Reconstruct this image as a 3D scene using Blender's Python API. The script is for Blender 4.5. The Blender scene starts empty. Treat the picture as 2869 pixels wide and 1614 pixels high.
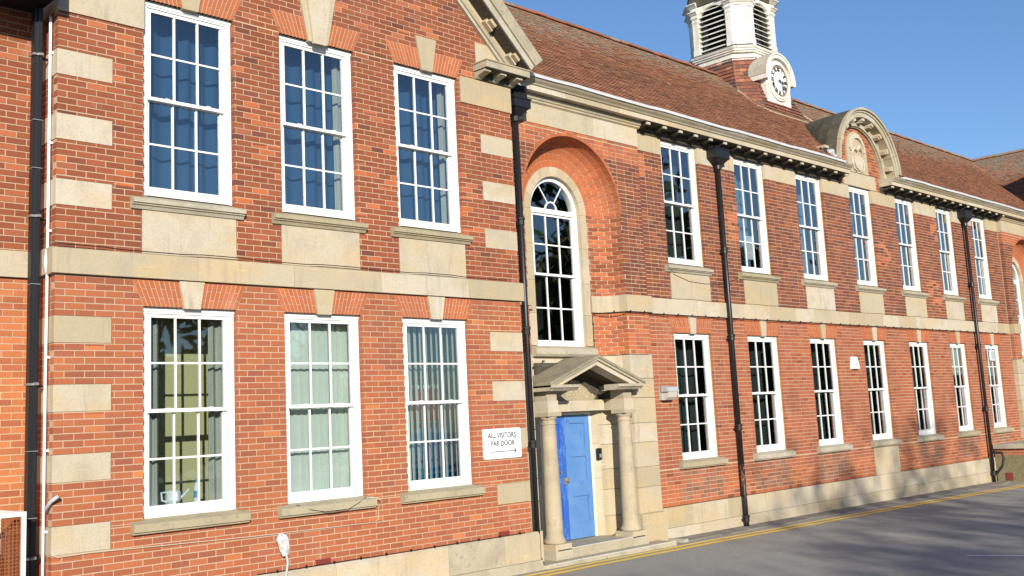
import bpy, math, random
from math import sin, cos, pi, sqrt, atan2, radians
from mathutils import Vector, Matrix

# ------------------------------------------------------------------ camera, sky, sun, exposure
SC = bpy.context.scene
COL = SC.collection
cam_d = bpy.data.cameras.new('camera'); cam = bpy.data.objects.new('camera', cam_d); COL.objects.link(cam)
r_, u_, f_ = Vector((.70928847, -.703099, -.05061283)), Vector((-.06743542, -.13914863, .98797273)), Vector((.70168535, .69734457, .14611029))
m = Matrix((r_, u_, -f_)).transposed().to_4x4(); m.translation = Vector((-4.5803, -11.592, -1.8437))
cam.matrix_world = m
cam_d.sensor_width = 36; cam_d.lens = 37.23; cam_d.shift_y = -.02272; cam_d.clip_start = .05; cam_d.clip_end = 2000
SC.camera = cam
SUN_DIR = Vector((.63, 1.0, -.39)).normalized()      # the way the light travels
EL = math.asin(-SUN_DIR.z); AZ = atan2(-SUN_DIR.x, -SUN_DIR.y)
W = bpy.data.worlds.new('World'); SC.world = W; W.use_nodes = True
nt = W.node_tree; bg = nt.nodes['Background']
sky = nt.nodes.new('ShaderNodeTexSky'); sky.sky_type = 'NISHITA'; sky.sun_disc = False
sky.sun_elevation = EL; sky.sun_rotation = AZ; sky.altitude = 0; sky.air_density = 1.0; sky.dust_density = .3; sky.ozone_density = 3.6
hue = nt.nodes.new('ShaderNodeMix'); hue.data_type = 'RGBA'; hue.blend_type = 'MULTIPLY'; hue.inputs[0].default_value = 1; hue.inputs[7].default_value = (.90, 1.0, 1.13, 1)
nt.links.new(sky.outputs[0], hue.inputs[6]); nt.links.new(hue.outputs[2], bg.inputs[0]); bg.inputs[1].default_value = .108
sun_d = bpy.data.lights.new('sun', 'SUN'); sun_d.energy = 5.0; sun_d.angle = radians(.53); sun_d.color = (1, .93, .80)
sun = bpy.data.objects.new('sun', sun_d); COL.objects.link(sun); sun.location = (-30, -50, 30)
sun.rotation_euler = SUN_DIR.to_track_quat('-Z', 'Y').to_euler()
SC.view_settings.view_transform = 'Standard'; SC.view_settings.look = 'None'
SC.view_settings.exposure = .30; SC.view_settings.gamma = 1
SC.cycles.max_bounces = 7; SC.cycles.transparent_max_bounces = 16; SC.cycles.caustics_reflective = False; SC.cycles.caustics_refractive = False

R = random.Random(7)

# ------------------------------------------------------------------ materials
def mat(name, base=(.5, .5, .5), rough=.8, attr=None, noises=(), bump=0, bscale=40, spec=.3, metal=0, rnd=0):
    """noises: (scale, lo, hi, colour, strength, (sx,sy,sz)) layers of dirt or grain mixed over the base colour"""
    M = bpy.data.materials.new(name); M.use_nodes = True; n = M.node_tree.nodes; l = M.node_tree.links
    b = n['Principled BSDF']; b.inputs['Roughness'].default_value = rough; b.inputs['Specular IOR Level'].default_value = spec
    b.inputs['Metallic'].default_value = metal
    g = n.new('ShaderNodeNewGeometry')
    if attr:
        a = n.new('ShaderNodeAttribute'); a.attribute_name = attr; out = a.outputs['Color']
    else:
        c = n.new('ShaderNodeRGB'); c.outputs[0].default_value = (*base, 1); out = c.outputs[0]
    if rnd:
        oi = n.new('ShaderNodeObjectInfo'); mr = n.new('ShaderNodeMapRange'); mr.inputs[3].default_value = 1 - rnd; mr.inputs[4].default_value = 1 + rnd
        l.new(oi.outputs['Random'], mr.inputs[0])
        hs = n.new('ShaderNodeHueSaturation'); l.new(mr.outputs[0], hs.inputs['Value']); l.new(out, hs.inputs['Color'])
        mr2 = n.new('ShaderNodeMath'); mr2.operation = 'MULTIPLY_ADD'; mr2.inputs[1].default_value = -.5; mr2.inputs[2].default_value = 1.2
        l.new(oi.outputs['Random'], mr2.inputs[0]); l.new(mr2.outputs[0], hs.inputs['Saturation']); out = hs.outputs[0]
    for (sc, lo, hi, col, st, ax) in noises:
        mp = n.new('ShaderNodeMapping'); mp.inputs['Scale'].default_value = ax; l.new(g.outputs['Position'], mp.inputs[0])
        t = n.new('ShaderNodeTexNoise'); t.inputs['Scale'].default_value = sc; t.inputs['Detail'].default_value = 6; t.inputs['Roughness'].default_value = .62
        l.new(mp.outputs[0], t.inputs[0])
        r = n.new('ShaderNodeMapRange'); r.inputs[1].default_value = lo; r.inputs[2].default_value = hi; r.inputs[4].default_value = st
        l.new(t.outputs[0], r.inputs[0])
        x = n.new('ShaderNodeMix'); x.data_type = 'RGBA'; l.new(r.outputs[0], x.inputs[0]); l.new(out, x.inputs[6])
        if len(col) == 4: x.blend_type = 'MULTIPLY'
        x.inputs[7].default_value = (*col[:3], 1); out = x.outputs[2]
    l.new(out, b.inputs['Base Color'])
    if bump:
        t = n.new('ShaderNodeTexNoise'); t.inputs['Scale'].default_value = bscale; t.inputs['Detail'].default_value = 5
        l.new(g.outputs['Position'], t.inputs[0])
        bp = n.new('ShaderNodeBump'); bp.inputs['Strength'].default_value = bump; bp.inputs['Distance'].default_value = .006
        l.new(t.outputs[0], bp.inputs['Height']); l.new(bp.outputs[0], b.inputs['Normal'])
    return M
ONE = (1, 1, 1)
M_BRICK = mat('brick', rough=.9, attr='tint', bump=.5, bscale=60, noises=[
    (55, .35, .75, (.76, .68, .66, 1), .7, ONE), (1.1, .52, .8, (.17, .10, .075), .30, (1, 1, .6)), (2.6, .62, .8, (.55, .42, .36), .3, (1, 1, .5)),
    (14, .62, .8, (.18, .10, .07), .25, ONE), (.5, .35, .7, (1.22, 1.12, 1.05, 1), .7, ONE)])
M_MORTAR = mat('mortar', (.51, .375, .255), .95, noises=[(1.3, .4, .7, (.44, .31, .21), .6, ONE), (.8, .57, .63, (.62, .44, .22), .7, ONE), (70, .4, .7, (.45, .33, .23), .4, ONE)], bump=.4, bscale=120)
M_STONE = mat('limestone', (.485, .415, .30), .9, rnd=.15, bump=.35, bscale=55, noises=[
    (1.4, .48, .72, (.50, .37, .19), .65, (1, 1, 2.2)), (2.1, .50, .74, (.36, .32, .245), .7, ONE), (.8, .5, .7, (.56, .40, .20), .5, (1, 1, 1.5)), (38, .45, .75, (.30, .26, .19), .45, ONE),
    (5, .60, .74, (.62, .50, .33), .6, (.5, .5, 4)), (9, .66, .78, (.2, .17, .13), .5, ONE), (4, .56, .72, (.28, .24, .18), .5, (2.5, 2.5, .3))])
M_STONE_W = mat('weathered_limestone', (.43, .375, .265), .95, rnd=.10, bump=.6, bscale=45, noises=[
    (2.5, .45, .72, (.27, .24, .175), .65, ONE), (16, .56, .74, (.15, .14, .11), .6, ONE), (11, .60, .7, (.52, .49, .38), .6, ONE), (60, .5, .8, (.2, .18, .14), .5, ONE)])
M_MOSSR = mat('mossy_stone_slab', (.30, .26, .18), .95, bump=.8, bscale=40, noises=[(3, .4, .68, (.16, .145, .10), .75, ONE), (18, .52, .7, (.42, .39, .29), .6, ONE), (40, .5, .7, (.09, .085, .06), .6, ONE)])
M_COL = mat('column_stone', (.43, .36, .25), .9, bump=.4, bscale=50, noises=[(2, .45, .7, (.33, .28, .20), .7, (1, 1, 2)), (9, .55, .7, (.24, .20, .14), .5, (2, 2, .5)), (6, .58, .7, (.54, .45, .31), .6, (1, 1, 3))])
M_SOOTSHADE = mat('soot_and_shade_limestone', (.075, .066, .05), .95, noises=[(14, .5, .7, (.02, .018, .015), .7, (1, 1, 3)), (6, .58, .72, (.25, .21, .14), .6, (1, 1, 4))])  # soot whose near-black tone also paints the shade under cornices and porch
M_WHITE = mat('white_window_frame', (.82, .83, .82), .35, noises=[(3, .55, .8, (.66, .64, .58), .4, ONE)])
M_TWHITE = mat('old_white_paint', (.76, .75, .70), .6, bump=.3, bscale=30, noises=[(2.2, .42, .70, (.52, .47, .34), .7, (1, 1, .3)), (14, .56, .72, (.27, .23, .15), .7, (1, 1, .35))])
M_LEAD = mat('lead_flashing', (.62, .64, .66), .5, noises=[(6, .5, .75, (.36, .37, .38), .7, ONE)])
M_LEADD = mat('dark_lead', (.095, .085, .062), .8, bump=.6, bscale=25, noises=[(3, .4, .65, (.06, .052, .036), .8, ONE), (8, .58, .75, (.22, .20, .16), .6, (1, 1, .5))])
M_IRON = mat('black_painted_iron', (.014, .014, .016), .42, spec=.5, noises=[(22, .66, .70, (.30, .13, .05), .0, ONE), (30, .66, .72, (.09, .085, .08), .6, ONE)])
M_IRONR = mat('rusty_painted_iron', (.014, .014, .016), .5, spec=.5, noises=[(13, .57, .61, (.34, .14, .055), 1, (1, 1, .5)), (30, .6, .7, (.25, .2, .16), .6, ONE)])
M_BLACK = mat('black_cable', (.012, .012, .012), .6)
M_TILE = mat('roof_tile', rough=.9, attr='tint', bump=.5, bscale=30, noises=[
    (.55, .45, .7, (.16, .095, .055), .5, ONE), (9, .45, .75, (.11, .065, .045), .4, ONE), (2.4, .6, .72, (.17, .145, .05), .5, ONE), (30, .62, .72, (.30, .27, .22), .5, ONE)])
M_LICH = mat('lichened_roof_tile', rough=.95, attr='tint', bump=.6, bscale=30, noises=[
    (2.2, .42, .62, (.24, .21, .15), .75, (1, 1.4, 1)), (17, .47, .62, (.36, .345, .28), .75, (.6, 1, 1)), (1.7, .60, .72, (.33, .22, .035), .8, (1, 1, 1)), (20, .62, .7, (.06, .04, .03), .6, ONE)])
M_ASPH = mat('asphalt', (.335, .325, .29), .93, bump=.8, bscale=90, noises=[
    (.35, .4, .7, (.28, .275, .25), .7, ONE), (1.1, .58, .62, (.26, .255, .24), .6, ONE), (45, .55, .7, (.21, .205, .19), .6, ONE), (14, .52, .72, (.42, .40, .37), .45, ONE), (.6, .60, .605, (.40, .385, .35), .35, (1, .4, 1)), (150, .5, .8, (.42, .40, .37), .7, ONE), (160, .55, .8, (.16, .155, .15), .6, (1.2, .8, 1)), (2.6, .6, .75, (.34, .29, .24), .5, ONE)])
M_PAVE = mat('old_tarmac_strip', (.27, .24, .205), .95, bump=1, bscale=60, noises=[(3, .4, .7, (.12, .105, .09), .8, ONE), (70, .55, .75, (.33, .30, .26), .7, ONE), (12, .6, .72, (.07, .08, .04), .6, ONE)])
M_YEL = mat('yellow_road_paint', (.88, .61, .11), .85, noises=[(25, .55, .72, (.45, .35, .16), .4, ONE), (90, .6, .75, (.3, .26, .2), .5, ONE), (4, .55, .75, (.66, .52, .22), .7, ONE)])
M_WPAINT = mat('white_road_paint', (.72, .72, .70), .8, noises=[(30, .5, .7, (.35, .34, .32), .6, ONE)])
M_BLUE = mat('blue_door_paint', (.095, .225, .50), .38, spec=.45, noises=[(2.5, .45, .7, (.14, .28, .53), .7, ONE), (7, .62, .66, (.035, .11, .42), .9, (2.2, 1, .7)), (40, .68, .72, (.35, .45, .6), .6, ONE)])
M_BLUED = mat('blue_paint_worn', (.035, .12, .45), .38, noises=[(9, .55, .62, (.10, .23, .60), .8, (2, 1, .6)), (45, .66, .7, (.5, .55, .62), .6, ONE)])
M_METAL = mat('dull_metal', (.42, .41, .38), .45, metal=.7, noises=[(40, .5, .7, (.2, .19, .17), .7, ONE)])
M_GREYP = mat('grey_plastic', (.42, .44, .44), .5)
M_SIGN = mat('sign_white', (.84, .85, .86), .4)
M_SIGNT = mat('sign_lettering', (.05, .055, .06), .6)
M_GILT = mat('clock_brown', (.20, .125, .05), .7, noises=[(30, .5, .7, (.07, .05, .03), .7, ONE)])
M_NUM = mat('clock_numerals', (.035, .03, .025), .6)
M_DIAL = mat('clock_dial', (.84, .85, .84), .5)
M_VERD = mat('verdigris', (.06, .12, .115), .6)
M_FOIL = mat('crumpled_bag', (.60, .61, .63), .3, bump=1, bscale=40, noises=[(18, .5, .6, (.32, .32, .34), .7, ONE)])
M_CABLEW = mat('off_white_cable', (.52, .44, .34), .6)
M_RED = mat('red_plastic', (.75, .02, .02), .4)
M_BLUEC = mat('blue_cupboard', (.07, .30, .62), .6)
M_ROOM = mat('room_wall', (.30, .29, .24), .9)
M_CREAM = mat('cream_room_wall', (.58, .53, .30), .9)
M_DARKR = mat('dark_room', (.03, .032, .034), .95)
M_VENT = mat('red_air_brick', (.23, .045, .04), .8)
M_CAGE = mat('white_cage_frame', (.74, .73, .70), .5, noises=[(8, .6, .8, (.5, .47, .4), .6, ONE)])
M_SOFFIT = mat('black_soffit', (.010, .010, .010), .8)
M_ROUGH = mat('mossy_render', (.22, .19, .11), .95, bump=1, bscale=30, noises=[(8, .4, .7, (.12, .11, .05), .7, ONE), (30, .5, .7, (.34, .3, .2), .6, ONE)])
M_BARK = mat('bark', (.10, .075, .055), .95)
M_LEAF = mat('leaf', rough=.7, attr='tint')
M_SEAL = mat('sealant', (.42, .30, .13), .8)
def cloth(name, c, c2=None):
    return mat(name, c, .95, noises=[(3, .4, .7, c2 or tuple(v * .6 for v in c), .6, (6, 1, .2))])
C_BLUE = cloth('blue_curtain_cloth', (.030, .075, .165), (.045, .105, .20)); C_PALE = cloth('pale_curtain_cloth', (.42, .41, .37), (.50, .49, .44))
C_DARK = cloth('charcoal_curtain_cloth', (.048, .058, .062)); C_TEAL = cloth('teal_curtain_cloth', (.03, .095, .085)); C_CREAM = cloth('cream_cloth', (.55, .5, .36))
C_SLAT = mat('blind_slat', (.84, .86, .79), .9); C_GREYB = cloth('grey_blue_curtain_cloth', (.15, .25, .345), (.12, .21, .30)); C_NET = cloth('net_cloth', (.20, .25, .28), (.26, .31, .34))

def glass_mat(name, tint=(.9, .95, .95), ior=.13):
    M = bpy.data.materials.new(name); M.use_nodes = True; n = M.node_tree.nodes; l = M.node_tree.links
    n.remove(n['Principled BSDF']); o = n['Material Output']
    t = n.new('ShaderNodeBsdfTransparent'); t.inputs[0].default_value = (*tint, 1)
    g = n.new('ShaderNodeBsdfGlossy'); g.inputs['Roughness'].default_value = .015
    lw = n.new('ShaderNodeLayerWeight'); lw.inputs[0].default_value = .5
    pw = n.new('ShaderNodeMath'); pw.operation = 'POWER'; pw.inputs[1].default_value = 2.3; l.new(lw.outputs['Facing'], pw.inputs[0])
    f = n.new('ShaderNodeMath'); f.operation = 'MULTIPLY_ADD'; f.inputs[1].default_value = 1 - ior; f.inputs[2].default_value = ior; l.new(pw.outputs[0], f.inputs[0])
    ge = n.new('ShaderNodeNewGeometry'); ns = n.new('ShaderNodeTexNoise'); ns.inputs['Scale'].default_value = 1.6; ns.inputs['Detail'].default_value = 1
    l.new(ge.outputs['Position'], ns.inputs[0]); bp = n.new('ShaderNodeBump'); bp.inputs['Strength'].default_value = .12; bp.inputs['Distance'].default_value = .02
    l.new(ns.outputs[0], bp.inputs['Height']); l.new(bp.outputs[0], g.inputs['Normal'])
    x = n.new('ShaderNodeMixShader'); l.new(f.outputs[0], x.inputs[0]); l.new(t.outputs[0], x.inputs[1]); l.new(g.outputs[0], x.inputs[2]); l.new(x.outputs[0], o.inputs[0])
    return M
M_GLASS = glass_mat('window_glass')
M_LENS = mat('lamp_lens', (.55, .53, .47), .25, spec=.6)

# ------------------------------------------------------------------ mesh builder and object helpers
BOXF = ((0, 3, 2, 1), (4, 5, 6, 7), (0, 1, 5, 4), (1, 2, 6, 5), (2, 3, 7, 6), (3, 0, 4, 7))
class MB:
    def __init__(s): s.v = []; s.f = []; s.c = []; s.smooth = False
    def hexa(s, p, col=(1, 1, 1)):
        b = len(s.v); s.v += [tuple(q) for q in p]; s.f += [tuple(b + i for i in f) for f in BOXF]; s.c += [col] * 6; return s
    def box(s, x0, x1, y0, y1, z0, z1, col=(1, 1, 1)):
        return s.hexa([(x0, y0, z0), (x1, y0, z0), (x1, y1, z0), (x0, y1, z0), (x0, y0, z1), (x1, y0, z1), (x1, y1, z1), (x0, y1, z1)], col)
    def ext(s, pr, a, b, ax='x', col=(1, 1, 1)):
        """polygon pr extruded from a to b; ax='x': pr is (y,z); 'y': (x,z); 'z': (x,y)"""
        k = len(s.v); n = len(pr)
        for t in (a, b):
            for p, q in pr: s.v.append((t, p, q) if ax == 'x' else (p, t, q) if ax == 'y' else (p, q, t))
        s.f.append(tuple(range(k + n - 1, k - 1, -1))); s.f.append(tuple(range(k + n, k + 2 * n)))
        for i in range(n): j = (i + 1) % n; s.f.append((k + i, k + j, k + n + j, k + n + i))
        s.c += [col] * (n + 2); return s
    def rings(s, rs, cap=True, col=(1, 1, 1)):
        k = len(s.v); n = len(rs[0])
        for r in rs: s.v += [tuple(q) for q in r]
        for a in range(len(rs) - 1):
            for i in range(n):
                j = (i + 1) % n; s.f.append((k + a * n + i, k + a * n + j, k + (a + 1) * n + j, k + (a + 1) * n + i)); s.c.append(col)
        if cap:
            s.f.append(tuple(range(k + n - 1, k - 1, -1))); s.f.append(tuple(range(k + (len(rs) - 1) * n, k + len(rs) * n))); s.c += [col] * 2
        return s
    def tube(s, path, r, n=8, col=(1, 1, 1)):
        P = [Vector(p) for p in path]; rs = []; ref = None
        for i, p in enumerate(P):
            d = (P[min(i + 1, len(P) - 1)] - P[max(i - 1, 0)]).normalized()
            if ref is None: ref = d.orthogonal().normalized()
            ref = (ref - d * ref.dot(d)).normalized(); w = d.cross(ref); rr = r[i] if isinstance(r, (list, tuple)) else r
            rs.append([p + (ref * cos(2 * pi * k / n) + w * sin(2 * pi * k / n)) * rr for k in range(n)])
        return s.rings(rs, True, col)
    def lathe(s, pr, cx, cy, n=24, col=(1, 1, 1)):
        return s.rings([[(cx + r * cos(2 * pi * k / n), cy + r * sin(2 * pi * k / n), z) for k in range(n)] for r, z in pr], True, col)
    def ann(s, cx, cz, r0, r1, a0, a1, y0, y1, n=24, col=(1, 1, 1)):
        """part of a ring in the x-z plane, thick from y0 to y1"""
        rs = []
        for i in range(n + 1):
            a = a0 + (a1 - a0) * i / n; c, q = cos(a), sin(a)
            rs.append([(cx + r0 * c, y0, cz + r0 * q), (cx + r1 * c, y0, cz + r1 * q), (cx + r1 * c, y1, cz + r1 * q), (cx + r0 * c, y1, cz + r0 * q)])
        return s.rings(rs, True, col)
    def mesh(s, name, m, sm=False):
        me = bpy.data.meshes.new(name); me.from_pydata(s.v, [], s.f)
        if m is not None: me.materials.append(m)
        if m in (M_BRICK, M_TILE, M_LICH, M_LEAF):
            a = me.attributes.new('tint', 'FLOAT_COLOR', 'FACE'); buf = []
            for c in s.c: buf += [c[0], c[1], c[2], 1]
            a.data.foreach_set('color', buf)
        if sm: me.polygons.foreach_set('use_smooth', [True] * len(me.polygons))
        me.update(); return me
    def build(s, name, m, parent=None, sm=False, kind=None, label=None):
        o = bpy.data.objects.new(name, s.mesh(name, m, sm)); COL.objects.link(o)
        if parent: o.parent = parent
        if kind: o['kind'] = kind
        if label: o['label'] = label
        return o
def bx(x0, x1, y0, y1, z0, z1): return MB().box(x0, x1, y0, y1, z0, z1)
def empty(name, loc=(0, 0, 0), parent=None):
    o = bpy.data.objects.new(name, None); COL.objects.link(o); o.location = loc
    if parent: o.parent = parent
    return o
def tag(o, label, cat, group=None):
    o['label'] = label; o['category'] = cat
    if group: o['group'] = group
    return o
def thing(name, label, cat, group=None, loc=(0, 0, 0)): return tag(empty(name, loc), label, cat, group)
def inst(me, name, parent, loc, rot=(0, 0, 0), sc=(1, 1, 1)):
    o = bpy.data.objects.new(name, me); COL.objects.link(o); o.parent = parent; o.location = loc; o.rotation_euler = rot; o.scale = sc; return o
def text_mesh(txt, size, name, m, depth=.002, bold=0):
    cu = bpy.data.curves.new(name, 'FONT'); cu.body = txt; cu.size = size; cu.extrude = depth; cu.offset = bold; cu.align_x = 'CENTER'; cu.align_y = 'CENTER'
    o = bpy.data.objects.new(name, cu); COL.objects.link(o); bpy.context.view_layer.update()
    me = bpy.data.meshes.new_from_object(o.evaluated_get(bpy.context.evaluated_depsgraph_get())); bpy.data.objects.remove(o)
    me.materials.clear(); me.materials.append(m); return me

# ------------------------------------------------------------------ brickwork
def Hrect(a, b, z0, z1): return (z0, z1, lambda z: a, lambda z: b)
def Htrap(a0, b0, a1, b1, z0, z1):
    t = lambda z: (z - z0) / (z1 - z0)
    return (z0, z1, lambda z: a0 + (a1 - a0) * t(z), lambda z: b0 + (b1 - b0) * t(z))
def Hcirc(cx, cz, r, z0, z1): return (z0, z1, lambda z: cx - sqrt(max(r * r - (z - cz) ** 2, 0)), lambda z: cx + sqrt(max(r * r - (z - cz) ** 2, 0)))
PAL = {'up': [(.268, .083, .039), (.25, .077, .037), (.285, .089, .041), (.228, .071, .036)], 'lo': [(.375, .126, .060), (.355, .118, .057), (.395, .134, .062), (.33, .11, .055)],
       'or': [(.48, .172, .070), (.455, .162, .067), (.43, .152, .064), (.50, .182, .073)], 'dk': [(.18, .062, .041), (.16, .056, .038), (.20, .066, .041), (.145, .052, .037)],
       'ml': [(.345, .116, .063), (.325, .109, .060), (.365, .123, .064), (.30, .102, .058)], 'rb': [(.43, .138, .060), (.45, .146, .062), (.40, .128, .058)], 'br': [(.46, .135, .050), (.42, .125, .05)], 'gy': [(.28, .135, .09), (.25, .12, .082), (.31, .15, .105), (.23, .105, .072)]}
def tone(pal, rng=R):
    c = rng.choice(PAL[pal]); k = 1 + rng.uniform(-.07, .07); return tuple(min(1, v * k) for v in c)
def brickwork(name, parent, org, ud, ind, u0, u1, z0, z1, holes, pal, garden=False, indiv=0, depth=.10, warp=None, zoff=0, back=False):
    """one panel of brickwork: a recessed mortar body and every brick as its own block. org+u*ud along the face, ind into the wall"""
    ox, oy = org; ux, uy = ud; ix, iy = ind
    fL = u0 if callable(u0) else (lambda z: u0); fR = u1 if callable(u1) else (lambda z: u1)
    W_ = (lambda u, d, z: (*warp(u, d), z)) if warp else (lambda u, d, z: (ox + u * ux + d * ix, oy + u * uy + d * iy, z))
    mo = MB(); bk = MB(); full = []
    k0 = math.floor((z0 - zoff) / .075 + 1e-6); k1 = math.ceil((z1 - zoff) / .075 - 1e-6)
    for k in range(k0, k1):
        ca, cb = zoff + k * .075, zoff + (k + 1) * .075
        cuts = sorted({max(ca, z0), min(cb, z1), *[h[i] for h in holes for i in (0, 1) if ca + .008 < h[i] < cb - .008]})
        for za, zb in zip(cuts[:-1], cuts[1:]):
            if zb - za < .008: continue
            zm = (za + zb) / 2; segs = [(fL, fR)]
            for h in holes:
                if h[0] - .004 < zm < h[1] + .004 and h[0] <= zm <= h[1]:
                    ns = []
                    for (L, Rr) in segs:
                        a, b, ha, hb = L(zm), Rr(zm), h[2](zm), h[3](zm)
                        if hb <= a or ha >= b: ns.append((L, Rr)); continue
                        if ha > a: ns.append((L, h[2]))
                        if hb < b: ns.append((h[3], Rr))
                    segs = ns
            zt = min(zb, cb - .0125)
            for (L, Rr) in segs:
                if Rr(zm) - L(zm) < .01: continue
                la, lb, ra, rb = L(za) + .006, L(zb) + .006, Rr(za) - .006, Rr(zb) - .006
                if not warp: mo.hexa([W_(la, .0045, za), W_(ra, .0045, za), W_(ra, .21, za), W_(la, .21, za), W_(lb, .0045, zb), W_(rb, .0045, zb), W_(rb, .21, zb), W_(lb, .21, zb)])
                if zt - za < .012: continue
                lo, hi = min(la, lb) - .01, max(ra, rb) + .01
                cells = []
                if garden:
                    P_ = .7875; base = (k % 2) * .3375 + (k % 4 == 1) * .225
                    i = math.floor((lo - base) / P_) - 1; u = base + i * P_
                    while u < hi:
                        for w in (.225, .225, .225, .1125): cells.append((u, u + w)); u += w
                else:
                    base = (k % 2) * .1125; i = math.floor((lo - base) / .225) - 1; u = base + i * .225
                    while u < hi: cells.append((u, u + .225)); u += .225
                for (a, b) in cells:
                    j = R.uniform(-.0015, .0015); a += .006 + j; b -= .006 - j
                    xa, xb = max(a, L(za)), max(a, L(zt)); ya, yb = min(b, Rr(za)), min(b, Rr(zt))
                    if ya - xa < .012 and yb - xb < .012: continue
                    ya = max(ya, xa + .001); yb = max(yb, xb + .001)
                    p = pal((xa + ya) / 2, zm) if callable(pal) else pal
                    col = tone(p); d = R.uniform(-.0022, .0022)
                    if indiv and abs(ya - xa - .213) < .004 and abs(yb - xb - .213) < .004 and zt - za > .06:
                        full.append(((xa + ya) / 2, za, d, p, col)); continue
                    bk.hexa([W_(xa, d, za), W_(ya, d, za), W_(ya, depth, za), W_(xa, depth, za), W_(xb, d, zt), W_(yb, d, zt), W_(yb, depth, zt), W_(xb, depth, zt)], col)
    if back: mo.hexa([W_(u0, .14, z0), W_(u1, .14, z0), W_(u1, .205, z0), W_(u0, .205, z0), W_(u0, .14, z1), W_(u1, .14, z1), W_(u1, .205, z1), W_(u0, .205, z1)])
    w = mo.build(name, M_MORTAR, parent) if mo.v else warp_body(name, parent, warp, u0, u1, z0, z1, holes)
    if indiv:
        cp = cam.matrix_world.translation
        full.sort(key=lambda q: (Vector(W_(q[0], 0, q[1])) - cp).length)
        cache = {}
        for q in full[:indiv]:
            key = (q[3], R.randrange(6))
            if key not in cache:
                cache[key] = MB().box(-.1065, .1065, 0, depth, 0, .0625, tone(q[3])).mesh('brick', M_BRICK)
            inst(cache[key], 'brick', w, W_(q[0], q[2], q[1]), (0, 0, atan2(uy, ux)))
        for q in full[indiv:]:
            x, z, d, p, col = q
            bk.hexa([W_(x - .1065, d, z), W_(x + .1065, d, z), W_(x + .1065, depth, z), W_(x - .1065, depth, z), W_(x - .1065, d, z + .0625), W_(x + .1065, d, z + .0625), W_(x + .1065, depth, z + .0625), W_(x - .1065, depth, z + .0625)], col)
    if bk.v: bk.build('brickwork', M_BRICK, w, kind='stuff')
    return w
def warp_body(name, parent, warp, u0, u1, z0, z1, holes):
    n = 16; g = MB(); hz = [h for h in holes]
    for za, zb in ([(z0, hz[0][0]), (hz[0][1], z1)] if hz else [(z0, z1)]):
        for i in range(n):
            a, b = u0 + (u1 - u0) * i / n, u0 + (u1 - u0) * (i + 1) / n
            q = [warp(a, .0035), warp(b, .0035), warp(b, .12), warp(a, .12)]; g.hexa([(*p, za) for p in q] + [(*p, zb) for p in q])
    return g.build(name, M_MORTAR, parent)
def flat_arch(par, xa, xb, xc, zb, zt, y, kw=(.10, .16), pal='rb', keyz=None, big=False):
    """splayed flat arch of brick on edge with a stone keystone; xa..xb is the opening"""
    sp = .14; mo = MB(); bk = MB(); h = zt - zb
    for side in (-1, 1):
        e0, e1 = (xa, xa - sp) if side < 0 else (xb, xb + sp)
        k0, k1 = xc + side * kw[0], xc + side * kw[1]
        n = 9 if abs(e1 - k1) > .4 else 8
        P = lambda t, s: (k0 + (e0 - k0) * t) * (1 - s) + (k1 + (e1 - k1) * t) * s
        q = [(k0, zb), (e0, zb), (e1, zt), (k1, zt)]
        if side < 0: q = q[::-1]
        mo.ext([(a, b) for a, b in q][::-1], y + .003, y + .1, 'y')
        for i in range(n):
            t0, t1 = (i + .10) / n, (i + .90) / n
            br = (.33, .67)[i % 2]
            for s0, s1 in ((.0, br - .015), (br + .015, 1.)):
                pts = [(P(t0, s0), zb + h * s0), (P(t1, s0), zb + h * s0), (P(t1, s1), zb + h * s1), (P(t0, s1), zb + h * s1)]
                if side < 0: pts = pts[::-1]
                bk.ext(pts[::-1], y - .002 + R.uniform(-.001, .001), y + .09, 'y', tone(pal))
    w = mo.build('flat_arch', M_MORTAR, par); bk.build('brickwork', M_BRICK, w, kind='stuff')
    ky = keyz or zt; f = (ky - zb) / h
    wt = kw[0] + (kw[1] - kw[0]) * f
    if big:
        MB().ext([(xc - kw[0] - .06, zb - .02), (xc + kw[0] + .06, zb - .02), (xc + wt + .05, ky - .12), (xc - wt - .05, ky - .12)], y - .03, y + .1, 'y').build('keystone', M_STONE, w)
        MB().ext([(xc - kw[0] + .0, zb - .05), (xc + kw[0] - .0, zb - .05), (xc + wt - .04, ky), (xc - wt + .04, ky)], y - .07, y - .031, 'y').build('keystone', M_STONE, w)
    else:
        MB().ext([(xc - kw[0], zb - .015), (xc + kw[0], zb - .015), (xc + wt, ky), (xc - wt, ky)], y - .028, y + .1, 'y').build('keystone', M_STONE, w)
    return w
def stones(par, xs, z0, z1, y0, y1, name='stone_block', m=None, gap=.002, prof=None):
    for a, b in zip(xs[:-1], xs[1:]):
        if prof: MB().ext(prof, a + gap, b - gap, 'x').build(name, m or M_STONE, par)
        else: bx(a + gap, b - gap, y0 + R.uniform(0, .002), y1, z0 + gap, z1 - gap).build(name, m or M_STONE, par)
def rnd_cuts(a, b, lo, hi):
    xs = [a]
    while xs[-1] < b - hi: xs.append(xs[-1] + R.uniform(lo, hi))
    xs.append(b); return xs

SB = thing('school_building', 'long two storey red brick school building with stone bands, sash windows and a clock turret', 'school building', loc=(0, 0, 0))
YM, YB = .449, .32                      # wall planes: main range, arched bays; the gabled wing is at y = 0
WING = [(1.02, 2.22), (2.91, 4.12), (4.85, 6.085)]
MAIN = [(11.793, 13.010), (14.322, 15.530), (16.834, 18.030), (19.342, 20.500), (21.811, 22.960), (24.288, 25.385), (26.708, 27.790)]
ZG0, ZG1, ZU0, ZU1 = -2.72, -.312, 1.0, 3.43

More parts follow.
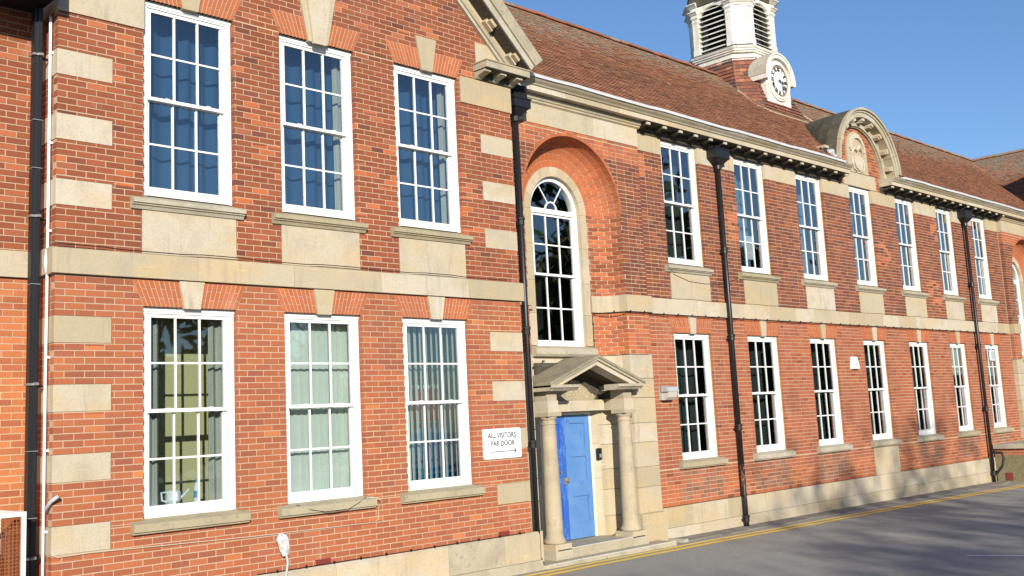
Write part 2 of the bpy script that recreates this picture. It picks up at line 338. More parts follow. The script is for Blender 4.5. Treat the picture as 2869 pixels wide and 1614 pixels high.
# ------------------------------------------------------------------ ground
def zg(x): return -4.085 - .007 * (x - 7)
def strip(pts, w, y_off, dz, name, m, parent=None, kind=None):
    g = MB()
    for (a, b) in zip(pts[:-1], pts[1:]):
        (x0, y0), (x1, y1) = a, b; y0 += y_off; y1 += y_off; k = len(g.v)
        g.v += [(x0, y0 - w, zg(x0) + dz), (x1, y1 - w, zg(x1) + dz), (x1, y1, zg(x1) + dz), (x0, y0, zg(x0) + dz)]; g.f.append((k, k + 1, k + 2, k + 3)); g.c.append(ONE)
    return g.build(name, m, parent, kind=kind)
g = MB(); g.v = [(-300, -400, zg(-300)), (500, -400, zg(500)), (500, 300, zg(500)), (-300, 300, zg(-300))]; g.f = [(0, 1, 2, 3)]; g.c = [ONE]
g.build('ground', M_ASPH, kind='structure')
YL = [(2, -.36), (7.3, -.27), (10.7, -.20), (13.3, -.24), (19.2, -.32), (24.6, -.56), (28, -.74), (34, -1.05), (60, -2.2)]
def dense(pts, st=.6):
    o = []
    for (a, b) in zip(pts[:-1], pts[1:]):
        n = max(1, int((b[0] - a[0]) / st))
        o += [(a[0] + (b[0] - a[0]) * i / n, a[1] + (b[1] - a[1]) * i / n) for i in range(n)]
    return [(x, y + .012 * sin(x * 1.7) + .008 * sin(x * 4.1)) for x, y in o] + [pts[-1]]
YLd = dense(YL)
strip(YLd, .13, 0, .004, 'road_marking', M_YEL, kind='structure')
strip(YLd, .13, -.23, .004, 'road_marking', M_YEL, kind='structure')
g = MB(); zz = lambda x: zg(x) + .004
g.v = [(11.20, -4.93, zz(11.2)), (11.9, -6.75, zz(11.9)), (12.02, -6.71, zz(12.02)), (11.29, -4.86, zz(11.29))]; g.f = [(0, 1, 2, 3)]; g.c = [ONE]
g.build('parking_bay_marking', M_WPAINT, kind='structure')
g = MB()
for i in range(40):
    x0 = 11.15 + i * .38; x1 = x0 + .38; e0 = .02 + .05 * sin(i * 1.3) + R.uniform(-.02, .02)
    g.hexa([(x0, e0, zg(x0) - .05), (x1, e0 + .01, zg(x1) - .05), (x1, .47, zg(x1) - .05), (x0, .47, zg(x0) - .05), (x0, e0, zg(x0) + .018), (x1, e0 + .01, zg(x1) + .018), (x1, .47, zg(x1) + .035), (x0, .47, zg(x0) + .035)])
g.build('pavement', M_PAVE, kind='structure')
bx(11.02, 11.14, -.02, .34, -4.2, zg(11) + .055).build('kerb_stone', M_STONE_W, kind='structure')
g = MB()
for i in range(900):
    x = R.uniform(9, 27); y = R.choice([R.uniform(.22, .43)] * 5 + [R.uniform(-3.2, .3)]); s = R.uniform(.003, .009)
    if y > .04 and x < 11.2: continue
    z = zg(x) + (.02 if y > .05 else 0); g.hexa([(x - s, y - s, z), (x + s, y - s * .6, z), (x + s * .7, y + s, z), (x - s, y + s, z), (x - s * .5, y - s * .5, z + s), (x + s * .4, y - s * .5, z + s), (x + s * .3, y + s * .4, z + s * .9), (x - s * .4, y + s * .5, z + s)])
g.build('gravel', M_STONE_W, kind='stuff')

# ------------------------------------------------------------------ windows (one prototype, copied)
FW, FH = 1.21, 2.41
def make_window():
    f = MB()                                            # outer box frame, local x 0..FW, z 0..FH, y 0 = front of the frame
    t = .065
    f.box(0, t, 0, .12, 0, FH); f.box(FW - t, FW, 0, .12, 0, FH); f.box(t, FW - t, 0, .12, FH - .075, FH); f.box(t, FW - t, -.02, .12, 0, .04)
    f.box(-.004, FW + .004, -.012, 0, FH - .05, FH); f.box(t, t + .02, .018, .10, .04, FH - .075); f.box(FW - t - .02, FW - t, .018, .10, .04, FH - .075); f.box(t + .02, FW - t - .02, .018, .10, FH - .095, FH - .075)
    w = f.build('window', M_WHITE, SB)
    x0, x1 = t + .021, FW - t - .021; mid = 1.205
    def sash(za, zb, y, horn):
        s = MB(); st = .042; br = .085 if za < 1 else .042; tr = .042
        s.box(x0, x0 + st, y, y + .04, za, zb); s.box(x1 - st, x1, y, y + .04, za, zb); s.box(x0 + st, x1 - st, y, y + .04, za, za + br); s.box(x0 + st, x1 - st, y, y + .04, zb - tr, zb)
        ga, gb, gx0, gx1 = za + br, zb - tr, x0 + st, x1 - st; bw = .011
        for i in (1, 2): xx = gx0 + (gx1 - gx0) * i / 3; s.box(xx - bw, xx + bw, y + .008, y + .033, ga, gb)
        zm = (ga + gb) / 2; s.box(gx0, gx1, y + .009, y + .032, zm - bw, zm + bw)
        if horn:
            s.box(x0 - .004, x1 + .004, y - .008, y, za, za + .036)
            for xx in (x0 + .23, x1 - .25): s.box(xx, xx + .06, y - .012, y + .02, za + .036, za + .05)
        s.build('sash', M_WHITE, w); pw = (gx1 - gx0) / 3; ph = (gb - ga) / 2
        pm = bx(0, pw, 0, .005, 0, ph).mesh('pane', M_GLASS)
        for i in range(3):
            for j in range(2): inst(pm, 'pane', w, (gx0 + i * pw, y + .022, ga + j * ph))
    sash(mid - .02, FH - .076, .022, True); sash(.041, mid + .02, .066, False)
    return w
WPROTO = make_window(); first = [True]
def place_window(x0, x1, z0, z1, y):
    if first[0]: w = WPROTO; first[0] = False
    else:
        w = WPROTO.copy(); COL.objects.link(w)
        for ch in list(WPROTO.children):
            c = ch.copy(); COL.objects.link(c); c.parent = w
    w.location = (x0 + .004, y, z0); w.scale = ((x1 - x0 - .008) / FW, 1, (z1 - z0) / FH); return w

def sill(x0, x1, z, y, moulded):
    if moulded:
        pr = [(y - .10, z - .035), (y - .10, z - .085), (y - .075, z - .09), (y - .075, z - .105), (y - .05, z - .115), (y - .03, z - .15), (y + .09, z - .15), (y + .09, z + .025), (y + .06, z + .025)]
        MB().ext(pr, x0, x1, 'x').build('window_sill', M_STONE_W, SB)
    else:
        pr = [(y - .095, z - .04), (y - .095, z - .125), (y - .07, z - .125), (y - .065, z - .15), (y + .09, z - .15), (y + .09, z + .012), (y + .05, z + .012)]
        MB().ext(pr, x0, x1, 'x').build('window_sill', M_STONE_W, SB)

# ------------------------------------------------------------------ gabled wing (front y = 0)
GS = .93                                                # slope of the gable
gab = lambda x_, z0=3.89, xx=6.983: z0 + (xx - x_) * GS
hol = []
for a, b in WING:
    hol += [Hrect(a, b, ZG0 - .03, ZG1), Hrect(a, b, ZU0 - .02, ZU1), Htrap(a, b, a - .14, b + .14, ZG1, 0), Htrap(a, b, a - .14, b + .14, ZU1, 3.74)]
    hol += [Hrect(a - .025, b + .01, .30, .83)]
hol += [Hrect(-.1, .64, z, z + .3) for z in (.78, 1.53, 2.28, -.75, -1.5, -2.25, -3.0)] + [Hrect(6.53, 7.3, z, z + .3) for z in (.81, 1.56, 2.31, -.78, -1.53, -2.25, -3.06)]
hol += [Hrect(-.1, 1.03, 3.03, 3.5), Hrect(6.13, 7.3, 3.06, 3.48), Hrect(-.1, 9, 0, .30), Hrect(6.5, 7.3, 3.48, 4.1)]
hol += [Htrap(3.515 - .10, 3.515 + .10, 3.515 - .26, 3.515 + .26, ZU1, 4.25), Htrap(5.47 - .11, 5.47 + .11, 5.47 - .20, 5.47 + .20, ZU1, 3.93), Htrap(1.62 - .11, 1.62 + .11, 1.62 - .20, 1.62 + .20, ZU1, 3.93)]
hol += [Hrect(3.30, 3.53, -3.53, -3.45), Hrect(6.52, 6.745, -3.53, -3.45)]
for a, b in WING: hol.append(Hrect(a - .10, b + .10, ZG0 - .16, ZG0 - .01))
def pal_wing(u, z):
    if z > 0:
        near = min(min(abs(u - a), abs(u - b)) for a, b in WING)
        if near < .34 and .9 < z < 2.4 and R.random() < .15: return 'br'
        return 'up' if R.random() < .86 else ('rb' if R.random() < .3 else ('ml' if R.random() < .5 else 'dk'))
    return 'lo' if R.random() < .80 else ('ml' if R.random() < .8 else 'or')
brickwork('wall', SB, (0, 0), (1, 0), (0, 1), 0, 7.22, -3.52, 4.1, hol, pal_wing, indiv=290)
brickwork('wall', SB, (0, 0), (1, 0), (0, 1), lambda z: 7.2 - 7.0 + (z - 3.89) / GS + .02, lambda z: 6.983 - (z - 3.89) / GS, 4.1, 7.0, [Htrap(3.515 - .223, 3.515 + .223, 3.515 - .26, 3.515 + .26, 4.1, 4.25)], pal_wing)
# left return of the wing (faces -x) and right return
qL = [Hrect(0, .6, z, z + .3) for z in (.78, 1.53, 2.28, -.75, -1.5, -2.25, -3.0, 0)] + [Hrect(0, .6, 3.03, 3.5)]
brickwork('wall', SB, (0, 0), (0, 1), (1, 0), .102, .50, -3.52, 3.6, qL, pal_wing, back=True)
brickwork('wall', SB, (7.22, .102), (0, 1), (-1, 0), 0, .35, -3.52, 3.5, [Hrect(0, .6, 0, .3)], pal_wing, back=True)
bx(-.0, 7.2, .215, .30, 3.4, 4.2).build('wall_core', M_MORTAR, SB)
for z in (.78, 1.53, 2.28, -.75, -1.5, -2.25, -3.0):
    MB().ext([(-.004, -.004), (.635, -.004), (.635, .12), (.12, .50), (-.004, .50)], z + .004, z + .296, 'z').build('quoin_stone', M_STONE, SB)
for z in (.81, 1.56, 2.31, -.78, -1.53, -2.25, -3.06):
    bx(6.534, 7.224, -.004, .30, z + .004, z + .296).build('quoin_stone', M_STONE, SB)
bx(-.012, 1.02, -.02, .50, 3.03, 3.5).build('stone_block', M_STONE, SB); bx(6.135, 7.232, -.02, .30, 3.06, 3.475).build('stone_block', M_STONE, SB)
# string course
for a, b in ((-.05, 1.68), (1.68, 3.04), (3.04, 4.45), (4.45, 6.10), (6.10, 7.27)):
    MB().ext([(-.05, .012), (.1, .004), (.1, .302), (-.02, .302), (-.05, .29)], a + .0025, b - .0025, 'x').build('string_course_stone', M_STONE, SB)
MB().ext([(-.05, .101), (.0, .101), (.0, .50), (-.05, .50)], .012, .302, 'z').build('string_course_stone', M_STONE, SB)
bx(7.23, 7.27, .101, .34, .012, .302).build('string_course_stone', M_STONE, SB)
# plinth
xs = [-.08, 1.1, 2.6, 3.55, 4.75, 5.45, 6.55, 7.30]
for a, b in zip(xs[:-1], xs[1:]):
    MB().ext([(-.085, -3.935), (.1, -3.935), (.1, -3.522), (-.05, -3.522), (-.085, -3.56)], a + .002, b - .002, 'x').build('plinth_stone', M_STONE_W if R.random() < .5 else M_STONE, SB)
xs = rnd_cuts(-.11, 7.315, 1.0, 1.5)
for a, b in zip(xs[:-1], xs[1:]): bx(a + .003, b - .003, -.115, .1, -4.25, -3.938).build('plinth_stone', M_STONE_W, SB)
bx(7.20, 7.30, .101, .9, -4.2, -3.525).build('plinth_stone', M_STONE_W, SB); bx(-.085, 0, .101, .6, -4.2, -3.525).build('plinth_stone', M_STONE_W, SB)
for i, (a, b) in enumerate(WING):
    place_window(a, b, ZG0, ZG1, .065); place_window(a, b, ZU0 + .015, ZU1, .065)
    sill(a - .155, b + .105, ZG0 - .01, 0, False); sill(a - .165, b + .10, ZU0 - .025, 0, True)
    bx(a - .022, b + .006, -.012, .12, .305, ZU0 - .178).build('apron_stone', M_STONE, SB)
    xc = (a + b) / 2
    flat_arch(SB, a, b, xc, ZG1, 0, 0, (.105, .162), 'rb')
    flat_arch(SB, a, b, xc, ZU1, 3.74, 0, (.105, .165) if i != 1 else (.10, .16), 'rb', keyz=3.93 if i != 1 else 4.25, big=(i == 1))
# raking cornice of the gable and its kneeler
def rake(sgn):
    X = lambda x: x if sgn > 0 else 7.22 - x
    d = Vector((-1, 0, GS)).normalized(); nrm = Vector((GS, 0, 1)).normalized()
    def bar(t0, t1, n0, n1, y0, y1, name, m, parent):
        o = Vector((6.983, 0, 3.89)); q = []
        for y in (y0, y1):
            for (t, nn) in ((t0, n0), (t1, n0), (t1, n1), (t0, n1)):
                p = o + d * t + nrm * nn; q.append((X(p.x), y, p.z))
        return MB().hexa(q).build(name, m, parent)
    L = 4.88
    root = bar(-.26, L, .0, .05, -.05, .1, 'gable_cornice', M_STONE_W, SB)
    bar(-.30, L, .05, .12, -.08, .1, 'moulding', M_STONE_W, root); bar(-.34, L, .12, .20, -.055, .1, 'moulding', M_STONE, root); bar(-.38, L, .2005, .2245, -.29, .1, 'soffit', M_SOOTSHADE, root)
    cuts = [-.44, 1.23, 2.9, L]
    for a, b in zip(cuts[:-1], cuts[1:]):
        bar(a + .002, b - .002, .225, .33, -.30, .1, 'corona_stone', M_STONE_W, root); bar(a + .002, b - .002, .33, .36, -.335, .1, 'cyma_stone', M_STONE_W, root)
        o = Vector((6.983, 0, 3.89)); q = []
        for (t, nn, y) in ((a, .36, -.335), (b, .36, -.335), (b, .45, -.42), (a, .45, -.42)):
            p = o + d * (t + (.0 if t > a else 0)) + nrm * nn; q.append((X(p.x), y, p.z))
        for (t, nn, y) in ((a, .36, .1), (b, .36, .1), (b, .45, .1), (a, .45, .1)):
            p = o + d * t + nrm * nn; q.append((X(p.x), y, p.z))
        MB().hexa(q).build('cyma_stone', M_STONE_W, root)
    for t in (-.22, .45, 1.35, 2.25, 3.15, 4.05):
        bar(t, t + .20, .12, .2, -.17, .1, 'modillion', M_STONE, root); bar(t + .03, t + .17, .145, .2, -.25, -.171, 'modillion', M_STONE, root)
    x0, x1 = (6.44, 7.40)
    mk = lambda a, b: (min(X(a), X(b)), max(X(a), X(b)))
    a, b = mk(x0, x1); k = bx(a, b, -.31, .1, 3.612, 3.715).build('kneeler', M_STONE_W, SB)
    a, b = mk(x0 - .012, x1 + .01); bx(a, b, -.325, .1, 3.7155, 3.735).build('fillet', M_STONE_W, k)
    for xx in (6.46, 6.80, 7.16): a, b = mk(xx, xx + .13); MB().ext([(-.25, 3.565), (-.25, 3.5995), (.02, 3.5995), (.02, 3.50), (-.04, 3.49), (-.09, 3.53), (-.16, 3.545)], a, b, 'x').build('modillion', M_STONE_W, k)
    bx(min(X(6.46), X(7.38)), max(X(6.46), X(7.38)), -.29, .1, 3.60, 3.6115).build('soffit', M_SOOTSHADE, k)
    a, b = mk(6.56, 7.26); MB().ext([(-.05, 3.50), (-.075, 3.54), (-.075, 3.611), (.1, 3.611), (.1, 3.478), (-.035, 3.478)], a, b, 'x').build('moulding', M_SOOTSHADE, k)
    a, b = mk(6.503, 7.2); q = [(6.503, 3.736), (6.503, 4.10), (6.78, 4.10), (7.15, 3.736)]
    MB().ext([(X(x), z) for x, z in q], -.006, .1, 'y').build('stone_block', M_STONE, SB); bx(min(X(6.503), X(7.22)), max(X(6.503), X(7.22)), -.006, .21, 3.48, 3.735).build('stone_block', M_STONE, SB)
rake(1); rake(-1)

# recessed wall at the far left, its soffit
brickwork('wall', SB, (-6, .47), (1, 0), (0, 1), 0, 5.99, -4.2, 3.6, [Hrect(-1, 7, 0, .3)], lambda u, z: ('up' if z > 0 else 'or') if R.random() < .8 else 'lo', zoff=.03, back=True)
stones(SB, [-6, -4.2, -2.6, -1.1, -.002], .004, .30, .42, .6, 'string_course_stone')
bx(-6, -.06, -.22, .66, 3.115, 3.16).build('eaves_soffit', M_SOFFIT, SB); bx(-6, -.06, -.30, -.221, 3.07, 3.42).build('eaves_fascia', M_SOFFIT, SB)

# ------------------------------------------------------------------ arched entrance bays
def bay(x0, fullbay=True):
    """bay between x0 and x0+3.7; arch centre at x0+1.78"""
    e = empty('entrance_bay', (0, 0, 0), SB); CX = x0 + 1.78; CZ = 1.77; RO, RI = 1.26, .80; xr = x0 + 3.68
    yb = YB; yi = .75
    zc = lambda a, r, y: (CX + r * cos(a), y, CZ + r * sin(a))
    hl = [Hrect(CX - RO, CX + RO, -.76, CZ), Hcirc(CX, CZ, RO + .055, CZ, CZ + RO + .055), Hrect(x0 - 1, xr + 1, 0, .3)]
    pb = lambda u, z: ('dk' if R.random() < .62 else 'up') if z < 2.75 and z > .3 else ('rb' if R.random() < .6 else 'ml')
    brickwork('wall', e, (0, yb), (1, 0), (0, 1), x0, xr, -.76, 3.125, hl, pb, garden=True)
    NS = 14; CV = [(RI + (RO - RI) * cos(pi / 2 * k / NS) ** .9, yb + (yi - yb) * sin(pi / 2 * k / NS) ** .9) for k in range(NS + 1)]   # bell-curved reveal: (radius, y)
    AL = [0]
    for p, q in zip(CV[:-1], CV[1:]): AL.append(AL[-1] + sqrt((q[0] - p[0]) ** 2 + (q[1] - p[1]) ** 2))
    ln = AL[-1]
    def cv(u):
        u = min(max(u, 0), ln - 1e-6); k = max(i for i in range(NS) if AL[i] <= u); t = (u - AL[k]) / (AL[k + 1] - AL[k]); p, q = CV[k], CV[k + 1]
        dx, dy = (q[0] - p[0]), (q[1] - p[1]); L = sqrt(dx * dx + dy * dy)
        return p[0] + dx * t, p[1] + dy * t, dy / L, -dx / L
    def wr(sg):
        def f(u, d): r, y, nr, ny = cv(u); return (CX + sg * (r + nr * d), y + abs(ny) * d)
        return f
    ps = lambda u, z: ('ml' if R.random() < .5 else 'rb') if (z < 0 or R.random() < .5) else 'up'
    brickwork('wall', e, (CX + RO, yb), (-1, 0), (1, 0), 0, ln, -.76, CZ, [Hrect(-1, 3, 0, .3)], ps, warp=wr(1), depth=.07)
    brickwork('wall', e, (CX - RO, yb), (1, 0), (1, 0), 0, ln, -.76, CZ, [Hrect(-1, 3, 0, .3)], ps, warp=wr(-1), depth=.07)
    # brick ring on the face, splayed brick soffit
    mo = MB().ann(CX, CZ, RO + .004, RO + .14, 0, pi, yb + .009, yb + .2, 40)
    w = mo.build('arch', M_MORTAR, e); bk = MB(); n = 54
    for i in range(n):
        a0, a1 = pi * (i + .06) / n, pi * (i + .94) / n; q = []
        for y in (yb - .002, yb + .1):
            for a, r in ((a0, RO), (a1, RO), (a1, RO + .052), (a0, RO + .052)): q.append(zc(a, r, y))
        bk.hexa([q[0], q[1], q[5], q[4], q[3], q[2], q[6], q[7]], tone('rb'))
        cuts = [0, .32, .66, 1] if i % 2 else [0, .15, .49, .83, 1]
        for s0, s1 in zip(cuts[:-1], cuts[1:]):
            c_ = tone('br' if R.random() < .12 else 'rb'); m_ = (s0 + s1) / 2
            for t0, t1 in ((s0 + .012, m_), (m_, s1 - .004)):
                q = []
                for th in (0, .06):
                    for (a, t) in ((a0, t0), (a1, t0), (a1, t1), (a0, t1)):
                        r, y, nr, ny = cv(t * ln); q.append(zc(a, r + nr * th, y + abs(ny) * th))
                bk.hexa(q, c_)
    bk.build('brickwork', M_BRICK, w, kind='stuff')
    for k in range(NS):
        so = MB(); rs = []; (r0, y0, n0, m0), (r1, y1, n1, m1) = cv(AL[k] + 1e-5), cv(AL[k + 1] - 1e-5)
        for i in range(31):
            a = pi * i / 30; rs.append([zc(a, r0 + n0 * .004, y0 + abs(m0) * .004), zc(a, r1 + n1 * .004, y1 + abs(m1) * .004), zc(a, r1 + .1, y1 + .1), zc(a, r0 + .1, y0 + .1)])
        so.rings(rs).build('arch_body', M_MORTAR, w)
    # string course round the bay
    sp = .05
    cl = [CV[0], CV[3], CV[6], CV[9], CV[12], CV[14]]
    off = lambda sg, o: [(CX + sg * (r - o * .8), y - o) for r, y in cl]
    for seg in (off(1, sp)[::-1] + [(xr + sp, yb - sp), (xr + sp, .44), (CX + RO, .85), (CX + RI, .85)], (off(-1, sp)[::-1] + [(x0, yb - sp), (x0, .5), (CX - RO, .85), (CX - RI, .85)])[::-1]):
        MB().ext(seg, .004, .302, 'z').build('string_course_stone', M_STONE, e)
    # rusticated stone below
    zs = [-4.3, -3.56, -3.11, -2.76, -2.33, -1.99, -1.545, -1.20, -.765]
    for za, zb_ in zip(zs[:-1], zs[1:]):
        pl = .045 if za < -4 else 0
        MB().ext(off(1, 0)[::-1] + [(CX + RO + .001, yb - pl), (xr + pl, yb - pl), (xr + pl, .8), (CX + RI, .9)], za + .008, zb_ - .008, 'z').build('rusticated_stone', M_STONE, e)
        MB().ext((off(-1, 0)[::-1] + [(CX - RO - .001, yb - pl), (x0 + .005, yb - pl), (x0 + .005, .8), (CX - RI, .9)])[::-1], za + .008, zb_ - .008, 'z').build('rusticated_stone', M_STONE, e)
    MB().ext([(CX + r + .018, y + .018) for r, y in cl][::-1] + [(xr - .02, yb + .02), (xr - .02, .8), (CX + RI + .02, .88)], -4.3, -.78, 'z').build('stone_core', M_STONE_W, e)
    MB().ext(([(CX - r - .018, y + .018) for r, y in cl][::-1] + [(x0 + .02, yb + .02), (x0 + .02, .8), (CX - RI - .02, .88)])[::-1], -4.3, -.78, 'z').build('stone_core', M_STONE_W, e)
    # stone surround of the arched window
    n = 9
    for i in range(n):
        a0, a1 = pi * i / n + .003, pi * (i + 1) / n - .003
        MB().ann(CX, CZ, .632, RI + .02, a0, a1, yi, yi + .2, 5).build('surround_stone', M_STONE, e)
    for z0_, z1_ in ((-.60, -.05), (-.05, .52), (.52, 1.15), (1.15, CZ)):
        for s in (-1, 1):
            a, b = sorted((CX + s * .632, CX + s * (RI + .02))); bx(a, b, yi, yi + .2, z0_ + .002, z1_ - .002).build('surround_stone', M_STONE, e)
    MB().ext([(.64, -.65), (.64, -.75), (.67, -.79), (.95, -.79), (.95, -.60), (.80, -.60)], CX - .80, CX + .78, 'x').build('window_sill', M_STONE_W, e)
    for a, b in ((CX - .80, CX - .1), (CX - .1, CX + .80)):
        bx(a + .002, b - .002, yi, .98, -1.75, -.792).build('stone_block', M_STONE, e)
    # arched sash window
    f = MB(); y = .83; rf = .63; t = .075
    f.box(CX - rf, CX - rf + t, y, y + .12, -.64, CZ); f.box(CX + rf - t, CX + rf, y, y + .12, -.64, CZ); f.ann(CX, CZ, rf - t, rf, 0, pi, y, y + .12, 32)
    f.box(CX - rf + t, CX + rf - t, y - .01, y + .12, CZ - .04, CZ + .045); f.box(CX - rf + t, CX + rf - t, y - .025, y + .12, -.64, -.575)
    w = f.build('arched_window', M_WHITE, e)
    fl = MB(); fl.ann(CX, CZ + .045, .13, .155, 0, pi, y + .03, y + .06, 16)
    for a in (radians(58), radians(122)):
        p0 = Vector((CX + .15 * cos(a), y + .045, CZ + .045 + .15 * sin(a))); p1 = Vector((CX + .555 * cos(a), y + .045, CZ + .0 + .555 * sin(a))); fl.tube([p0, p1], .013, 4)
    fl.build('fanlight_bars', M_WHITE, w)
    pts = [(CX + .55 * cos(pi * i / 24), CZ + .04 + .52 * sin(pi * i / 24)) for i in range(25)]
    MB().ext(pts, y + .044, y + .049, 'y').build('pane', M_GLASS, w)
    gx0, gx1 = CX - .495, CX + .495
    def sash2(za, zb, yy, br):
        s = MB(); s.box(CX - rf + t, gx0, yy, yy + .04, za, zb); s.box(gx1, CX + rf - t, yy, yy + .04, za, zb); s.box(gx0, gx1, yy, yy + .04, za, za + br); s.box(gx0, gx1, yy, yy + .04, zb - .04, zb)
        for i in (1, 2): xx = gx0 + (gx1 - gx0) * i / 3; s.box(xx - .012, xx + .012, yy + .008, yy + .033, za + br, zb - .04)
        zm = (za + br + zb - .04) / 2; s.box(gx0, gx1, yy + .009, yy + .032, zm - .012, zm + .012)
        s.build('sash', M_WHITE, w); ph = (zb - .04 - za - br) / 2
        pm = bx(0, .33, 0, .005, 0, ph).mesh('pane', M_GLASS)
        for i in range(3):
            for j in range(2): inst(pm, 'pane', w, (gx0 + i * .33, yy + .02, za + br + j * ph))
    sash2(.63, CZ - .041, y + .02, .04); sash2(-.574, .67, y + .062, .08)
    # frieze and cornice part over the bay
    xs = [x0, x0 + 1.15, x0 + 2.42, xr] if fullbay else [x0, x0 + 1.2, x0 + 2.5, xr]
    for a, b in zip(xs[:-1], xs[1:]):
        bx(a + .0015, b - .0015, yb - .012, .55, 3.128, 3.476).build('frieze_stone', M_STONE, e)
        MB().ext([(yb - .02, 3.478), (yb - .05, 3.50), (yb - .05, 3.52), (yb - .075, 3.535), (yb - .09, 3.56), (yb - .09, 3.60), (.5, 3.60), (.5, 3.478)], a, b + (.05 if b == xr else 0), 'x').build('bed_moulding', M_STONE, e)
    return e, CX
BAY, CX = bay(7.222)
BAY2, CX2 = bay(28.66, False)
bx(7.21, 7.30, -.0, .3, 3.13, 3.47)

# ------------------------------------------------------------------ portico with the blue door
def portico():
    P = empty('porch', (0, 0, 0), SB); C = CX
    # steps
    MB().ext([(7.32, .76), (7.32, -.05), (7.42, -.15), (10.62, -.15), (10.62, .33), (10.2, .76)], -4.3, -4.035, 'z').build('step', M_STONE_W, P)
    bx(7.42, 10.60, -.152, -.10, -4.0345, -4.030).build('step_nosing', M_WPAINT, P)
    bx(7.9, 10.1, .115, .95, -4.034, -3.885).build('step', M_STONE_W, P)
    bx(8.19, 9.80, .112, .150, -3.8845, -3.880).build('step_nosing', M_WPAINT, P)
    for s in (-1, 1):
        cx, cy = C + s * .965, .305
        bx(cx - .205, cx + .205, cy - .205, cy + .26, -4.034, -3.90).build('plinth_block', M_STONE_W, P)
        bx(cx - .19, cx + .19, cy - .19, cy + .20, -3.8995, -3.80).build('plinth_block', M_STONE, P)
        pr = [(.165, -3.80), (.182, -3.785), (.184, -3.76), (.170, -3.735), (.155, -3.715), (.148, -3.68)]
        for i in range(9): z = -3.66 + i * .21; pr.append((.143 - .027 * (i / 8) ** 1.4, z))
        pr += [(.116, -1.93), (.130, -1.925), (.130, -1.905), (.114, -1.90), (.114, -1.86), (.126, -1.85), (.142, -1.82), (.146, -1.80)]
        pr = sorted(pr, key=lambda q: q[1])
        MB().lathe(pr, cx, cy, 32).build('column', M_COL, P, sm=False)
        bx(cx - .155, cx + .155, cy - .155, cy + .155, -1.798, -1.735).build('abacus', M_COL, P)
        bx(cx - .125, cx + .125, cy - .125, cy + .18, -1.734, -1.545).build('architrave_block', M_STONE, P)
        bx(cx - .112, cx + .112, cy - .11, cy + .18, -1.544, -1.395).build('frieze_block', M_STONE_W, P)
        a, b = sorted((C + s * .84, C + s * 1.09)); bx(a, b, .486, .75, -1.734, -1.545).build('architrave', M_STONE, P); bx(a + .015, b - .015, .486, .75, -1.544, -1.395).build('frieze', M_SOOTSHADE, P)
        # cornice stubs under the rake
        a, b = sorted((C + s * .50, C + s * 1.19)); MB().ext([(.02, -1.36), (-.01, -1.345), (-.01, -1.30), (.32, -1.30), (.32, -1.395), (.06, -1.395)], a, b, 'x').build('cornice', M_STONE_W, P)
        a, b = sorted((C + s * .84, C + s * 1.19)); bx(a, b, .321, .76, -1.395, -1.30).build('cornice', M_STONE_W, P)
    bx(C - .80, C + .80, .60, .95, -1.728, -1.545).build('architrave', M_STONE, P)
    # tympanum with carved relief
    bx(C - .78, C + .78, .68, .76, -1.544, -.90).build('tympanum', M_SOOTSHADE, P)
    g = MB(); rr = random.Random(3)
    def scroll(cx, cz, r, turns, s, th=.022):
        pts = []
        for i in range(22): a = i / 21 * turns * 2 * pi; q = r * (1 - .8 * i / 21); pts.append((cx + s * q * cos(a), .665 - .006 * sin(i), cz + q * sin(a)))
        g.tube(pts, [th * (1 - .4 * i / 21) for i in range(22)], 6)
    for s in (-1, 1):
        scroll(C + s * .13, -1.36, .075, 1.4, s); scroll(C + s * .30, -1.40, .075, 1.5, -s); scroll(C + s * .47, -1.46, .055, 1.3, s, .016); scroll(C + s * .20, -1.27, .05, 1.2, s, .016)
        for i in range(14): x = C + s * rr.uniform(.05, .62); z = -1.53 + rr.uniform(.02, max(.04, .30 * (1 - abs(x - C) / .75))); r = rr.uniform(.018, .036); g.lathe([(r * .2, z - r), (r, z - r * .4), (r, z + r * .4), (r * .2, z + r)], x, .672, 7)
    for i in range(7): z = -1.50 + i * .05; r = .045 - abs(i - 3) * .004; g.lathe([(r * .3, z - .03), (r, z), (r * .3, z + .03)], C + .012 * (-1) ** i, .66, 9)
    g.build('carved_relief', M_COL, P, sm=True)
    MB().ext([(C - .62, -1.54), (C + .62, -1.54), (C + .42, -1.34), (C + .15, -1.20), (C - .15, -1.20), (C - .42, -1.34)], .655, .679, 'y').build('carved_field', M_STONE_W, P)
    # pediment roof: two raking slabs with depth
    HW = 1.22; zA, zE = -.815, -1.262
    for s in (-1, 1):
        X = lambda v: C + s * v
        def slab(o0, o1, y0, y1, e, name, m, par):
            pts = [(X(0), zA - o0), (X(HW - e), zE - o0 + (zA - zE) * e / HW), (X(HW - e), zE - o1 + (zA - zE) * e / HW), (X(0), zA - o1)]
            if s < 0: pts = pts[::-1]
            return MB().ext(pts, y0, y1, 'y').build(name, m, par)
        r = slab(.0, .045, -.03, .75, 0, 'pediment_roof', M_MOSSR, P); slab(.0455, .085, -.005, .75, .03, 'moulding', M_STONE_W, r); slab(.0855, .165, .04, .30, .09, 'raking_fascia', M_STONE, r); slab(.0855, .15, .30, .75, .09, 'soffit', M_SOOTSHADE, r)
    # door: frame, two leaves with raised mouldings
    y = .87
    f = MB(); f.box(C - .60, C - .55, y - .02, y + .08, -3.88, -1.73); f.box(C + .652, C + .70, y - .02, y + .08, -3.88, -1.73); f.box(C - .55, C + .652, y - .02, y + .08, -1.785, -1.73)
    f.build('door_frame', M_WHITE, P)
